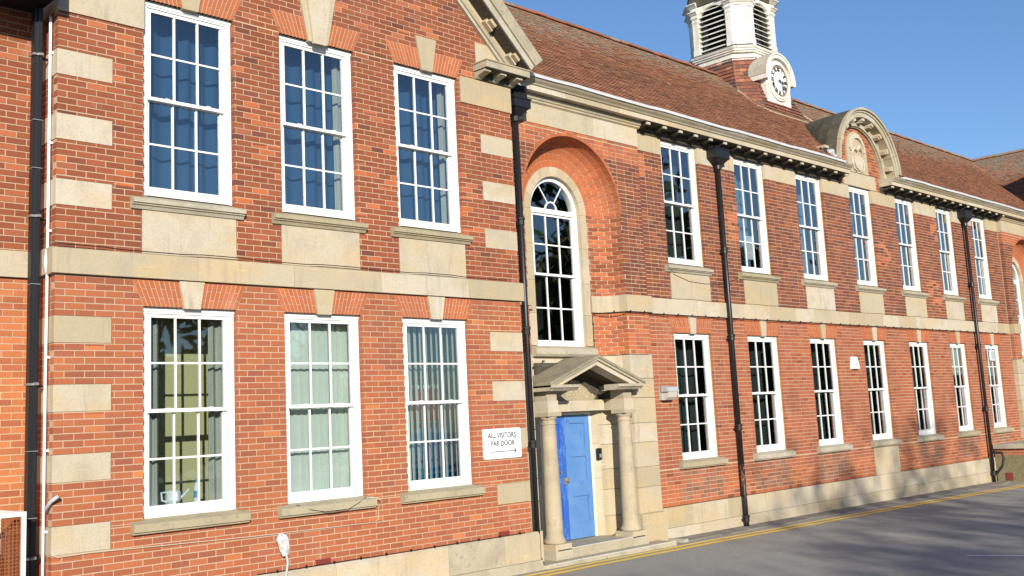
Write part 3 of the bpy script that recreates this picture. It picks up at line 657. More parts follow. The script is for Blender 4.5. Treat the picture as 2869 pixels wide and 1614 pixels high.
    for s in (-1, 1):
        a, b = (C + .003, C + .648) if s > 0 else (C - .546, C - .003); d = bx(a, b, y, y + .05, -3.872, -1.79).build('door', M_BLUE if s > 0 else M_BLUED, P)
        st = MB(); q = .13
        for (u0, u1, w0, w1) in ((a, a + q, -3.872, -1.79), (b - q, b, -3.872, -1.79), (a + q, b - q, -1.93, -1.79), (a + q, b - q, -2.50, -2.36), (a + q, b - q, -3.17, -2.93), (a + q, b - q, -3.872, -3.62)): st.box(u0, u1, y - .024, y - .0005, w0, w1)
        st.build('door_rails', M_BLUE if s > 0 else M_BLUED, P)
    h = MB(); hx = C - .04
    h.box(hx - .06, hx + .02, y - .045, y - .015, -2.95, -2.83); h.tube([(hx + .03, y - .015, -2.88), (hx + .03, y - .075, -2.88)], .034, 12); h.tube([(hx - .09, y - .014, -2.74), (hx - .09, y - .03, -2.74)], .026, 12); h.box(hx - .03, hx - .012, y - .02, y - .013, -3.16, -3.02)
    h.build('door_handle', M_METAL, P)
    # splayed stone jambs between the door frame and the outer wall
    for s in (-1, 1):
        w_ = .70 if s > 0 else .60; pts = [(C + s * w_, .86), (C + s * .80, .752), (C + s * .80, .95), (C + s * w_, .95)]
        for za, zb_ in ((-3.884, -2.9), (-2.9, -2.3), (-2.3, -1.73)): MB().ext(pts, za + .002, zb_ - .002, 'z').build('jamb_stone', M_STONE, P)
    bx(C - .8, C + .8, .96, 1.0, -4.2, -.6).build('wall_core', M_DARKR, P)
portico()

# ------------------------------------------------------------------ main range
XA, XB = 10.905, 28.655
hm = [Hrect(XA - 1, XB + 1, 0, .30)]
for a, b in MAIN:
    hm += [Hrect(a, b, ZG0 - .03, ZG1 - .02), Hrect(a, b, ZU0 - .02, 3.6), Htrap(a, b, a - .14, b + .14, ZG1 - .02, 0), Hrect(a + .02, b + .10, .30, .83), Hrect(a - .13, b + .12, ZG0 - .16, ZG0 - .01)]
hm.append(Hrect(19.32, 20.6, -3.53, -2.87))
def pal_main(u, z):
    if z > .3:
        t = sin(u * 1.9 + .6 * sin(z * 2)) + sin(z * 3.1 + u) * .5
        if t > 1.15 and R.random() < .6: return 'rb'
        return 'dk' if R.random() < .6 else 'up'
    if -3.42 < z < -2.86 and any(a - .05 < u < b + .1 for a, b in MAIN) and R.random() < .75: return 'gy'
    if z < -3.1: return 'rb' if R.random() < .5 else ('lo' if R.random() < .85 else 'up')
    return 'ml' if R.random() < .80 else ('lo' if R.random() < .75 else 'up')
brickwork('wall', SB, (0, YM), (1, 0), (0, 1), XA, XB, -3.53, 3.127, hm, pal_main, garden=True)
xs = rnd_cuts(XA + .05, XB - .05, .75, 1.1)
stones(SB, xs, .004, .302, YM - .05, .55, 'string_course_stone')
xs = [10.95, 11.16, 11.95, 12.75, 13.1, 13.75, 14.6, 15.4, 16.35, 17.4, 18.3, 19.3, 20.0, 20.7, 21.9, 22.6, 23.7, 25.0, 25.7, 26.35, 28.655]
stones(SB, xs, -3.90, -3.535, YM - .03, .55, 'plinth_stone')
stones(SB, rnd_cuts(10.95, 26.35, .9, 1.4), -4.35, -3.902, YM - .036, .55, 'plinth_stone')
bx(19.325, 20.595, YM - .012, .56, -3.531, ZG0 - .16).build('panel_stone', M_STONE, SB)
for i, (a, b) in enumerate(MAIN):
    place_window(a, b, ZG0, ZG1 - .02, YM + .065); place_window(a, b, ZU0 + .02, 3.46, YM + .065)
    bx(b - .010, b + .003, YM + .05, YM + .068, ZG0, ZG1 - .03).build('sealant_bead', M_SEAL, SB); bx(b - .010, b + .003, YM + .05, YM + .068, ZU0, 3.42).build('sealant_bead', M_SEAL, SB)
    sill(a - .13, b + .12, ZG0 - .01, YM, False); sill(a - .14, b + .13, ZU0 - .02, YM, True)
    bx(a + .022, b + .096, YM - .01, YM + .12, .305, ZU0 - .172).build('apron_stone', M_STONE, SB)
    flat_arch(SB, a, b, (a + b) / 2, ZG1 - .02, 0, YM, (.075, .12), 'rb')
# frieze blocks between the upper windows
e = [XA] + [v for ab in MAIN for v in ab] + [XB]
for a, b in zip(e[0::2], e[1::2]):
    zt = 3.50
    if a == MAIN[2][1] or a == MAIN[3][1]: zt = 3.46
    bx(a + .003, b - .003, YM - .012, .60, 3.128, zt).build('frieze_stone', M_STONE, SB)

# ------------------------------------------------------------------ main cornice with modillions, gutter
def cornice(x0, x1, mods):
    xs = rnd_cuts(x0, x1, 1.0, 1.5)
    for a, b in zip(xs[:-1], xs[1:]):
        MB().ext([(.10, 3.61), (.10, 3.695), (.085, 3.705), (.60, 3.705), (.60, 3.61)], a + .0015, b - .0015, 'x').build('corona_stone', M_STONE, SB)
        MB().ext([(.075, 3.7055), (.06, 3.73), (.02, 3.76), (-.01, 3.795), (.6, 3.795), (.6, 3.7055)], a + .0015, b - .0015, 'x').build('cyma_stone', M_STONE_W, SB)
    for (a, b) in mods:
        MB().ext([(YM - .02, 3.455), (YM - .035, 3.47), (YM - .035, 3.49), (YM - .05, 3.493), (YM - .05, 3.515), (YM - .065, 3.52), (YM - .075, 3.55), (YM - .075, 3.6095), (.6, 3.6095), (.6, 3.502), (YM + .02, 3.502), (YM + .02, 3.455)], a, b, 'x').build('bed_moulding', M_SOOTSHADE, SB)
        bx(a, b, .13, YM - .076, 3.598, 3.6095).build('cornice_soffit', M_SOOTSHADE, SB)
        n = int(round((b - a - .2) / .527))
        for i in range(n + 1):
            x = a + .10 + (b - a - .2) * i / n
            o = MB().ext([(.165, 3.56), (.165, 3.5975), (YM - .075, 3.5975), (YM - .075, 3.535), (.31, 3.52), (.27, 3.535), (.22, 3.55)], x - .05, x + .05, 'x').build('modillion', M_SOOTSHADE, SB)  # body coloured dark as shade, only the stone tip keeps its lit tone
            bx(x - .055, x + .055, .135, .1645, 3.552, 3.5975).build('modillion', M_STONE, SB)
DL, DR = 18.84, 21.02
cornice(7.32, DL, [(10.96, DL - .02)]); cornice(DR, 32.4, [(DR + .02, 28.60)])
def gutter(x0, x1):
    g = MB(); n = int((x1 - x0) / .5); rs = []
    for i in range(n + 1):
        x = x0 + (x1 - x0) * i / n; d = .006 * sin(x * 2.3) + .004 * sin(x * 5.1)
        rs.append([(x, -.035, 3.80 + d), (x, -.045, 3.845 + d), (x, .0, 3.865 + d), (x, .25, 3.87), (x, .25, 3.797)])
    g.rings(rs).build('gutter', M_LEAD, SB)
gutter(7.35, 18.4); gutter(21.55, 32.2)

# ------------------------------------------------------------------ segmental pediment over the middle window
DOMEW = ((.141, 1.618), (.45, 1.618), (.75, 1.50), (1.05, 1.28), (1.4, .98), (1.8, .55), (2.1, .2))
def dome_w(y):
    for (a, wa), (b, wb) in zip(DOMEW[:-1], DOMEW[1:]):
        if y <= b: return wa + (wb - wa) * max(0, (y - a)) / (b - a)
    return 0
def dome():
    C, Z0 = 19.92, 3.79; D = empty('round_pediment', (0, 0, 0), SB)
    T = lambda u, z: 'rb' if R.random() < .3 else 'up'
    brickwork('wall', D, (0, YM), (1, 0), (0, 1), lambda z: C - (1.12 if z < Z0 else sqrt(max(1.225 ** 2 - (z - Z0) ** 2, 0))), lambda z: C + (1.12 if z < Z0 else sqrt(max(1.225 ** 2 - (z - Z0) ** 2, 0))), 3.465, Z0 + 1.2,
              [Hrect(19.13, 20.82, 3.46, 3.83), Hrect(C - .55, C + .52, 3.83, 4.42), Hcirc(C - .015, 4.37, .53, 4.42, 4.9)], T, garden=True)
    bx(19.14, 20.815, YM - .015, .6, 3.475, 3.828).build('lintel_stone', M_STONE, D)
    MB().ext([(C - 1.3, 3.46), (C + 1.3, 3.46)] + [(C + 1.3 * cos(pi * i / 20), Z0 + 1.3 * sin(pi * i / 20)) for i in range(21)], .60, .66, 'y').build('wall_core', M_MORTAR, D)
    n = 8
    for i in range(n):
        a0, a1 = pi * i / n + .003, pi * (i + 1) / n - .003
        MB().ann(C, Z0, 1.20, 1.30, a0, a1, YM - .06, .6, 6).build('arch_moulding', M_STONE_W, D)
        MB().ann(C, Z0, 1.225, 1.32, a0, a1, YM - .10, YM - .0605, 6).build('arch_moulding', M_STONE_W, D)
        MB().ann(C, Z0, 1.40, 1.52, a0, a1, .13, .6, 6).build('corona_stone', M_STONE_W, D)
        MB().ann(C, Z0, 1.52, 1.57, a0, a1, .10, .4, 6).build('cyma_stone', M_STONE_W, D)
        MB().ann(C, Z0, 1.57, 1.625, a0, a1, .055, .14, 6).build('cyma_stone', M_STONE_W, D)
    MB().ann(C, Z0, 1.30, 1.40, .02, pi - .02, .36, .7, 32).build('soffit', M_STONE_W, D)
    mm = MB().box(-.06, .06, .16, .36, 1.325, 1.399).box(-.045, .045, .2, .36, 1.29, 1.3245).mesh('modillion', M_STONE)
    for i in range(9):
        a = radians(12 + i * 19.5); inst(mm, 'modillion', D, (C, 0, Z0), (0, pi / 2 - a, 0))
    for s in (-1, 1):
        a, b = sorted((C + s * 1.12, C + s * 1.30)); bx(a, b, YM - .04, .6, 3.61, Z0).build('impost_stone', M_STONE, D)
    # lead-covered barrel roof running back into the tiles
    g = MB(); rs = []
    for y, hw in DOMEW: rs.append([(C + hw * cos(pi * i / 28), y, Z0 + 1.618 * sin(pi * i / 28)) for i in range(29)] + [(C + (hw - .05) * cos(pi * i / 28), y, Z0 + 1.57 * sin(pi * i / 28)) for i in range(28, -1, -1)])
    g.rings(rs).build('barrel_roof', M_LEADD, D)
    # flashing at its left foot
    MB().hexa([(18.02, .02, 3.87), (18.42, .05, 3.87), (18.42, .5, 3.9), (18.1, .4, 3.95), (18.18, .12, 4.12), (18.36, .3, 4.2), (18.37, .5, 4.2), (18.12, .45, 4.1)]).build('flashing', M_LEAD, D)
    MB().tube([(17.82, .22, 3.86), (17.83, .24, 4.12)], .10, 12).build('lead_outlet', M_IRON, D); bx(17.74, 17.94, .12, .34, 4.10, 4.17).build('lead_outlet', M_STONE, D)
    # carved stone plaque with round head, recess and a shield
    a = C - .015; yy = YM - .035
    pl = MB().ext([(a - .52, 3.83), (a + .52, 3.83), (a + .52, 4.37)] + [(a + .52 * cos(pi * i / 20), 4.37 + .52 * sin(pi * i / 20)) for i in range(1, 20)] + [(a - .52, 4.37)], yy, .6, 'y').build('carved_plaque', M_STONE, D)
    g = MB(); g.ann(a, 4.42, .30, .36, radians(-8), radians(188), yy - .05, yy + .02, 20); g.ann(a, 4.42, .36, .41, radians(0), radians(180), yy - .03, yy + .02, 20)
    sh = [(a - .2, 4.25), (a - .21, 4.05), (a - .13, 3.94), (a, 3.88), (a + .13, 3.94), (a + .21, 4.05), (a + .2, 4.25), (a + .08, 4.22), (a, 4.27), (a - .08, 4.22)]
    g.ext(sh, yy - .045, yy + .02, 'y'); g.tube([(a - .3, yy, 4.30), (a - .18, yy - .03, 4.44), (a - .04, yy - .03, 4.40), (a + .06, yy - .04, 4.50), (a + .22, yy - .03, 4.42), (a + .3, yy, 4.28)], [.02, .04, .045, .05, .04, .02], 7)
    g.tube([(a - .26, yy - .01, 4.2), (a - .3, yy - .02, 4.05), (a - .24, yy - .02, 3.92), (a - .1, yy - .03, 3.87)], .022, 6); g.tube([(a + .26, yy - .01, 4.2), (a + .3, yy - .02, 4.05), (a + .24, yy - .02, 3.92), (a + .1, yy - .03, 3.87)], .022, 6)
    g.build('relief', M_STONE, D)
dome()

# ------------------------------------------------------------------ roofs
RN = (7.0 - 3.86) / 3.6
TIL = [(.36, .155, .088), (.32, .138, .082), (.39, .168, .094), (.27, .122, .078), (.33, .155, .098)]
def roof_tiles(name, x_of, y0, z0, y1, z1, parent, mp, gauge=.10, tw=.165, cut=None):
    """rows of plain tiles from the eave (y0,z0) to the ridge (y1,z1); x_of(t) gives the x range at slope fraction t; mp maps (x,y,z)"""
    L = sqrt((y1 - y0) ** 2 + (z1 - z0) ** 2); dy, dz = (y1 - y0) / L, (z1 - z0) / L; n = int(L / gauge); lo = MB(); hi = MB()
    for k in range(n):
        t = k * gauge; xa, xb = x_of(t / L); i0 = int(xa / tw) - 1; off = (k % 2) * tw / 2
        for i in range(i0, int(xb / tw) + 1):
            a = max(i * tw + off, xa); b = min((i + 1) * tw + off - .003, xb)
            if b - a < .03 or (cut and cut((a + b) / 2, y0 + dy * t, z0 + dz * t)): continue
            lift = .030 + R.uniform(-.003, .004); c = R.choice(TIL); kk = R.uniform(.8, 1.2); c = tuple(v * kk for v in c)
            p0y, p0z = y0 + dy * t - dz * lift, z0 + dz * t + dy * lift
            t2 = t + gauge * 1.15; q0y, q0z = y0 + dy * t2 - dz * .004, z0 + dz * t2 + dy * .004
            tgt = hi if (k / n + .12 * sin(i * .05) + R.uniform(-.12, .12) + .1 * sin(i * .013 + 2)) > .66 else lo
            tgt.hexa([mp(a, p0y + .0, p0z - .013), mp(b, p0y, p0z - .013), mp(b, q0y, q0z - .012), mp(a, q0y, q0z - .012), mp(a, p0y, p0z), mp(b, p0y, p0z), mp(b, q0y, q0z), mp(a, q0y, q0z)], c)
    if lo.v: lo.build('roof_tiles', M_TILE, parent, kind='stuff')
    if hi.v: hi.build('roof_tiles', M_LICH, parent, kind='stuff')
idm = lambda x, y, z: (x, y, z)
rf = MB()
ry = lambda z: .1 + (z - 3.86) / RN
for xa, xb, zl in ((3.6, 18.40, 3.86), (18.40, 18.75, 4.25), (18.75, 19.1, 4.65), (19.1, 19.5, 5.05), (19.5, 20.34, 5.45), (20.34, 20.74, 5.05), (20.74, 21.09, 4.65), (21.09, 21.44, 4.25), (21.44, 35.4, 3.86)):
    ya = .1 + (zl - 3.86) * 3.5 / 3.125; rf.hexa([(xa, ya, zl - .06), (xb, ya, zl - .06), (xb, 3.6, 6.925), (xa, 3.6, 6.925), (xa, ya, zl), (xb, ya, zl), (xb, 3.6, 6.985), (xa, 3.6, 6.985)])
rf.hexa([(3.6, 7.1, 3.80), (35.4, 7.1, 3.80), (35.4, 3.6, 6.95), (3.6, 3.6, 6.95), (3.6, 7.1, 3.86), (35.4, 7.1, 3.86), (35.4, 3.6, 6.985), (3.6, 3.6, 6.985)])
ROOF = rf.build('roof', M_BARK, SB)
roof_tiles('roof', lambda t: (max(7.4 - 3.8 * t, 3.6), 31.6 + 3.85 * t), .04, 3.87, 3.6, 7.0, ROOF, idm, cut=lambda x, y, z: y < 2.0 and ((x - 19.92) / (dome_w(y) - .04)) ** 2 + ((z - 3.79) / 1.56) ** 2 < 1)
rt = MB()
def ridge(p0, p1, par, step=.32, pr=.62):
    p0, p1 = Vector(p0), Vector(p1); n = int((p1 - p0).length / step); d = (p1 - p0) / n; side = Vector((d.y, -d.x, 0)).normalized()
    g = MB(); g2 = MB()
    for i in range(n):
        a = p0 + d * i; b = p0 + d * (i + .99); zo = R.uniform(-.008, .012); rs = []
        for q in (a, b): rs.append([q + side * (.14 * cos(pi * j / 8)) + Vector((0, 0, -.03 + zo + .10 * sin(pi * j / 8))) for j in range(9)])
        (g if R.random() < pr else g2).rings(rs, True, R.choice([(.33, .115, .06), (.28, .10, .055), (.24, .10, .06)]))
    g.build('ridge_tiles', M_TILE, par, kind='stuff'); g2.build('ridge_tiles', M_LICH, par, kind='stuff')
ridge((3.7, 3.6, 7.0), (18.8, 3.6, 7.0), ROOF); ridge((20.75, 3.6, 7.0), (35.4, 3.6, 7.0), ROOF, pr=.1)
# far wing: left slope of its roof, ridge runs towards the road
FR = MB().hexa([(31.5, -1.9, 3.78), (35.5, -1.9, 6.9), (35.5, 7, 6.9), (31.5, 7, 3.78), (31.5, -1.9, 3.84), (35.5, -1.9, 6.96), (35.5, 7, 6.96), (31.5, 7, 3.84)]).build('roof', M_BARK, SB)
roof_tiles('roof', lambda t: (-7.0 + 0.0 * t, 1.9), 31.45, 3.86, 35.5, 6.98, FR, lambda x, y, z: (y, -x, z))
ridge((35.5, -1.9, 6.98), (35.5, 6.5, 6.98), FR, pr=.15)
bx(32.0, 39, -.0, .3, -4.3, 6.0).build('wall', M_MORTAR, SB); bx(31.9, 32.1, 0.0, .6, -4.3, 3.8).build('wall', M_MORTAR, SB)
# roof of the near wing behind its gable
NR = MB().hexa([(7.45, .12, 3.75), (3.61, .12, 7.28), (3.61, 7, 7.28), (7.45, 7, 3.75), (7.45, .12, 3.81), (3.61, .12, 7.34), (3.61, 7, 7.34), (7.45, 7, 3.81)]).hexa([(-.25, .12, 3.75), (3.60, .12, 7.28), (3.60, 7, 7.28), (-.25, 7, 3.75), (-.25, .12, 3.81), (3.60, .12, 7.34), (3.60, 7, 7.34), (-.25, 7, 3.81)]).build('roof', M_LEADD, SB)

# ------------------------------------------------------------------ clock turret
def turret():
    TX, TY = 19.75, 3.6; T = empty('clock_turret', (0, 0, 0), SB)
    cs = lambda s, c, z: [(TX - s, TY - s + c, z), (TX - s + c, TY - s, z), (TX + s - c, TY - s, z), (TX + s, TY - s + c, z), (TX + s, TY + s - c, z), (TX + s - c, TY + s, z), (TX - s + c, TY + s, z), (TX - s, TY + s - c, z)]
    prof = [(7.32, .955), (7.0, 1.015), (6.7, 1.08), (6.4, 1.165), (6.1, 1.275), (5.85, 1.39), (5.6, 1.53), (5.4, 1.68)]
    def S(z):
        for (za, sa), (zb, sb) in zip(prof[:-1], prof[1:]):
            if za >= z >= zb: return sa + (sb - sa) * (za - z) / (za - zb)
        return prof[0][1] if z > 7.3 else prof[-1][1]
    MB().rings([cs(s - .03, .44, z) for z, s in prof][::-1]).build('turret_skirt', M_BARK, T)
    # hanging tiles on the skirt, one object each on the faces in view
    SK = T; rest = MB(); cache = []
    TC = [(.26, .095, .06), (.22, .08, .055), (.31, .12, .07), (.15, .07, .055), (.40, .18, .10), (.10, .075, .075), (.19, .075, .052)]
    wt = [5, 5, 4, 3, 2, 1, 3]
    cnt = 0; z = 5.45
    while z < 7.27:
        z2 = z + .112; s0, s1 = S(z), S(z2 + .02); c = .44; row = int(round((z - 5.45) / .105))
        faces = [((TX - s0, TY + s0 - c), (TX - s0, TY - s0 + c), (-1, 0)), ((TX - s0, TY - s0 + c), (TX - s0 + c, TY - s0), (-.7071, -.7071)), ((TX - s0 + c, TY - s0), (TX + s0 - c, TY - s0), (0, -1)), ((TX + s0 - c, TY - s0), (TX + s0, TY - s0 + c), (.7071, -.7071))]
        for fi, (A, B, nn) in enumerate(faces):
            L = sqrt((B[0] - A[0]) ** 2 + (B[1] - A[1]) ** 2); tw = .17; k = 0; u = -(row % 2) * tw / 2
            while u < L - .01:
                a, b = max(u, 0), min(u + tw - .004, L); u += tw
                if b - a < .03: continue
                P0 = (A[0] + (B[0] - A[0]) * a / L, A[1] + (B[1] - A[1]) * a / L); P1 = (A[0] + (B[0] - A[0]) * b / L, A[1] + (B[1] - A[1]) * b / L)
                ym = (P0[1] + P1[1]) / 2
                if z2 < 3.86 + RN * min(ym, 7.2 - ym) - .03: continue
                inn = s0 - s1; col = R.choices(TC, wt)[0]; kk = R.uniform(.85, 1.15); col = tuple(v * kk for v in col); lf = .030 + R.uniform(-.004, .008)
                f = lambda P, zz, o: (P[0] + nn[0] * o, P[1] + nn[1] * o, zz)
                q = [f(P0, z, lf), f(P1, z, lf), f(P1, z, lf - .013), f(P0, z, lf - .013), f(P0, z2, .004 - inn), f(P1, z2, .004 - inn), f(P1, z2, -.01 - inn), f(P0, z2, -.01 - inn)]
                if fi < 3 and ym < 3.9 and cnt < 296: MB().hexa(q, col).build('tile', M_TILE, SK); cnt += 1
                else: rest.hexa(q, col)
        z += .105
    rest.build('roof_tiles', M_TILE, SK, kind='stuff')
    g = MB()                                        # lead hips and the flashing under the moulding
    for i in (0, 1, 2):
        g.tube([Vector(cs(s + .01, .44, z)[i]) for z, s in prof], .016, 6)
    g.build('hip_lead', M_LEADD, T)
    g = MB().tube([(18.90, 3.60, 7.02), (18.72, 3.12, 6.60), (18.52, 2.70, 6.22), (18.36, 2.34, 5.88), (18.27, 2.16, 5.73), (18.64, 1.98, 5.58), (20.86, 1.98, 5.58), (21.2, 2.2, 5.78), (21.0, 2.9, 6.4), (20.7, 3.5, 6.95)], .032, 6); g.build('mortar_fillet', M_STONE_W, T)
    MB().rings([cs(.985, .44, 7.28), cs(.945, .43, 7.36), cs(.95, .40, 7.50)]).build('apron_flashing', M_TWHITE, T)
    MB().rings([cs(.99, .37, 7.47), cs(1.00, .37, 7.50), cs(1.03, .38, 7.515), cs(1.035, .38, 7.55), cs(1.06, .39, 7.56), cs(1.085, .40, 7.60), cs(1.085, .40, 7.615), cs(.96, .34, 7.69)]).build('base_moulding', M_TWHITE, T)
    MB().rings([cs(1.09, .402, 7.616), cs(1.0, .36, 7.68), cs(.97, .34, 7.695)]).build('base_flashing', M_LEADD, T)
    # body: corner piers, panels, openings
    s, c = .95, .33; zb, zt = 7.69, 9.0
    MB().rings([cs(.55, .2, zb), cs(.55, .2, zt)]).build('inner_shaft', M_SOFFIT, T)
    for sx, sy in ((-1, -1), (1, -1), (-1, 1), (1, 1)):
        X = lambda v: TX + sx * v; Y = lambda v: TY + sy * v
        pts = [(X(s), Y(s - c)), (X(s), Y(s - c - .20)), (X(s - .10), Y(s - c - .20)), (X(s - .30), Y(s - .45)), (X(s - .45), Y(s - .30)), (X(s - c - .20), Y(s - .10)), (X(s - c - .20), Y(s)), (X(s - c), Y(s))]
        if sx * sy < 0: pts = pts[::-1]
        MB().ext(pts, zb, zt, 'z').build('corner_pier', M_TWHITE, T)
        for (p, q) in (((s, s - c - .005), (s, s - c - .18)), ((s - c - .005, s), (s - c - .18, s))):
            x0, x1 = sorted((X(p[0]), X(q[0]))); y0, y1 = sorted((Y(p[1]), Y(q[1])))
            if x1 - x0 < .01: x0 -= .022; x1 += .022
            else: y0 -= .022; y1 += .022
            bx(x0, x1, y0, y1, zb + .16, 8.62).build('pilaster', M_TWHITE, T); bx(x0 - .012, x1 + .012, y0 - .012, y1 + .012, zb, zb + .158).build('pilaster_base', M_TWHITE, T)
            for k, (o, z0_, z1_) in enumerate(((.01, 8.622, 8.65), (.0, 8.652, 8.72), (.014, 8.722, 8.745), (.03, 8.747, 8.79))): bx(x0 - o, x1 + o, y0 - o, y1 + o, z0_, z1_).build('pilaster_capital', M_TWHITE, T)
        # raised strips on the chamfer
        for t in (.12, .88):
            P = Vector((X(s), Y(s - c), 0)).lerp(Vector((X(s - c), Y(s), 0)), t); MB().tube([P + Vector((0, 0, zb + .02)), P + Vector((0, 0, 8.7))], .03, 4).build('pilaster', M_TWHITE, T)
    # arched heads and louvre slats on four sides
    ow = s - c - .20
    for ang in range(4):
        a = ang * pi / 2; M4 = Matrix.Translation((TX, TY, 0)) @ Matrix.Rotation(a, 4, 'Z')
        g = MB()
        for i in range(9):
            z = zb + .10 + i * .138
            g.hexa([(-ow - .02, -s + .0, z - .035), (ow + .02, -s + .0, z - .035), (ow + .02, -s + .13, z + .045), (-ow - .02, -s + .13, z + .045), (-ow - .02, -s + .0, z - .020), (ow + .02, -s + .0, z - .020), (ow + .02, -s + .13, z + .060), (-ow - .02, -s + .13, z + .060)])
            if ang in (0, 3): o = MB().hexa([M4 @ Vector(q) for q in g.v]).build('louvre_slat', M_TWHITE, T)
            else: MB().hexa([M4 @ Vector(q) for q in g.v]).build('louvre_slat', M_TWHITE, T)
            g = MB()
        pts = [(-ow - .03, 8.62), (-ow, 8.62)] + [(-ow * cos(pi * i / 12), 8.62 + ow * .85 * sin(pi * i / 12)) for i in range(1, 12)] + [(ow, 8.62), (ow + .03, 8.62), (ow + .03, 9.05), (-ow - .03, 9.05)]
        g = MB().ext(pts, -s + .01, -s + .09, 'y'); g.v = [tuple(M4 @ Vector(q)) for q in g.v]; g.build('arched_head', M_TWHITE, T)
    # entablature, and above the frame a lead cap
    MB().rings([cs(.98, .34, 8.80), cs(.99, .34, 8.86), cs(1.02, .35, 8.87), cs(1.06, .36, 8.92)]).ext([(0, 0), (0, 0), (0, 0)], 0, 0) if False else None
    for i, sy in ((0, 1),): pass
    for sx, sy in ((-1, -1), (1, -1), (-1, 1), (1, 1)):
        X = lambda v: TX + sx * v; Y = lambda v: TY + sy * v
        def ring(o, z):
            p = [(X(s + o), Y(s - c - .18 - o * .3), z), (X(s + o), Y(s - c + o * .4), z), (X(s - c + o * .4), Y(s + o), z), (X(s - c - .18 - o * .3), Y(s + o), z), (X(s - .4), Y(s - .4), z)]
            return p if sx * sy > 0 else p[::-1]
        MB().rings([ring(.03, 8.792), ring(.035, 8.83), ring(.06, 8.845), ring(.11, 8.90), ring(.13, 8.905), ring(.13, 8.925), ring(.02, 8.96)]).build('entablature', M_TWHITE, T)
        MB().rings([ring(.03, 8.962), ring(.04, 9.04), ring(.07, 9.05), ring(.15, 9.11), ring(.17, 9.115), ring(.17, 9.14), ring(.02, 9.18)]).build('entablature', M_TWHITE, T)
    MB().rings([cs(.97, .34, 9.06), cs(1.0, .34, 9.2), cs(.95, .33, 9.5), cs(.75, .26, 9.9), cs(.4, .15, 10.2), cs(.1, .04, 10.35)]).build('turret_cap', M_LEADD, T)
turret()
def clock():
    K = thing('turret_clock', 'round white clock with brown roman numerals in an arched white case below the turret', 'clock', loc=(0, 0, 0))
    X0, Y0, Z0 = 19.66, 2.25, 6.655
    pts = [(X0 - .58, 5.93), (X0 + .58, 5.93), (X0 + .58, 6.68)] + [(X0 + .58 * cos(pi * i / 20), 6.68 + .58 * sin(pi * i / 20)) for i in range(1, 20)] + [(X0 - .58, 6.68)]
    MB().ext(pts, Y0 + .03, 2.75, 'y').build('clock_case', M_TWHITE, K)
    MB().ann(X0, 6.68, .585, .68, radians(-6), radians(186), Y0 - .06, 2.72, 28).build('clock_hood', M_TWHITE, K); MB().ann(X0, 6.68, .68, .72, radians(-6), radians(186), Y0 - .085, 2.72, 28).build('clock_hood', M_TWHITE, K)
    MB().ann(X0, 6.68, .7205, .735, radians(4), radians(176), Y0 - .075, 2.72, 28).build('hood_lead', M_STONE_W, K)
    for s in (-1, 1):
        a, b = sorted((X0 + s * .57, X0 + s * .32)); bx(a, b, Y0 + .0, 2.6, 5.80, 5.92).build('case_bracket', M_TWHITE, K); bx(a, b, Y0 + .03, 2.6, 5.70, 5.79).build('case_bracket', M_LEAD, K)
    bx(X0 - .3, X0 + .3, Y0 + .10, 2.6, 5.66, 5.92).build('case_panel', M_TWHITE, K)
    R_ = lambda r, y0, y1, m, nm: MB().ext([(X0 + r * cos(2 * pi * i / 48), Z0 + r * sin(2 * pi * i / 48)) for i in range(48)], y0, y1, 'y').build(nm, m, K)
    R_(.43, Y0 + .002, Y0 + .029, M_GILT, 'dial_ring'); R_(.368, Y0 - .004, Y0 + .001, M_DIAL, 'dial')
    MB().ann(X0, Z0, .43, .49, 0, 2 * pi - .0001, Y0 - .03, Y0 + .029, 48).build('bezel', M_TWHITE, K); MB().ann(X0, Z0, .49, .545, 0, 2 * pi - .0001, Y0 - .012, Y0 + .029, 48).build('bezel', M_TWHITE, K)
    MB().ann(X0, Z0, .255, .262, 0, 2 * pi - .0001, Y0 - .006, Y0 - .0045, 48).build('dial_line', M_GILT, K)
    for i in range(60):
        a = 2 * pi * i / 60; m_ = MB().box(-.005, .005, -.002, .002, .390, .405)
        if i % 5: inst(MINUTE[0] if MINUTE else MINUTE.append(m_.mesh('minute_mark', M_DIAL)) or MINUTE[0], 'minute_mark', K, (X0, Y0 - .001, Z0), (0, a, 0))
    for i, t in enumerate(['XII', 'I', 'II', 'III', 'IIII', 'V', 'VI', 'VII', 'VIII', 'IX', 'X', 'XI']):
        a = 2 * pi * i / 12; me = text_mesh(t, .165, 'numeral', M_NUM, .002, .012)
        inst(me, 'numeral', K, (X0 + .312 * sin(a), Y0 - .007, Z0 + .312 * cos(a)), (pi / 2, a, 0), (.72, .85, 1))
    def hand(L, w, ang, y):
        g = MB().ext([(-w * .5, -.05), (w * .5, -.05), (w * .5, L * .4), (w * 1.6, L * .62), (w * .55, L * .75), (0, L), (-w * .55, L * .75), (-w * 1.6, L * .62), (-w * .5, L * .4)], -.004, .004, 'y')
        inst(g.mesh('clock_hand', M_VERD), 'clock_hand', K, (X0, y, Z0), (0, ang, 0))
    hand(.25, .035, radians(101), Y0 - .03); hand(.38, .026, radians(138), Y0 - .045)
    MB().tube([(X0, Y0 - .055, Z0), (X0, Y0, Z0)], .022, 10).build('clock_boss', M_VERD, K)
MINUTE = []
clock()

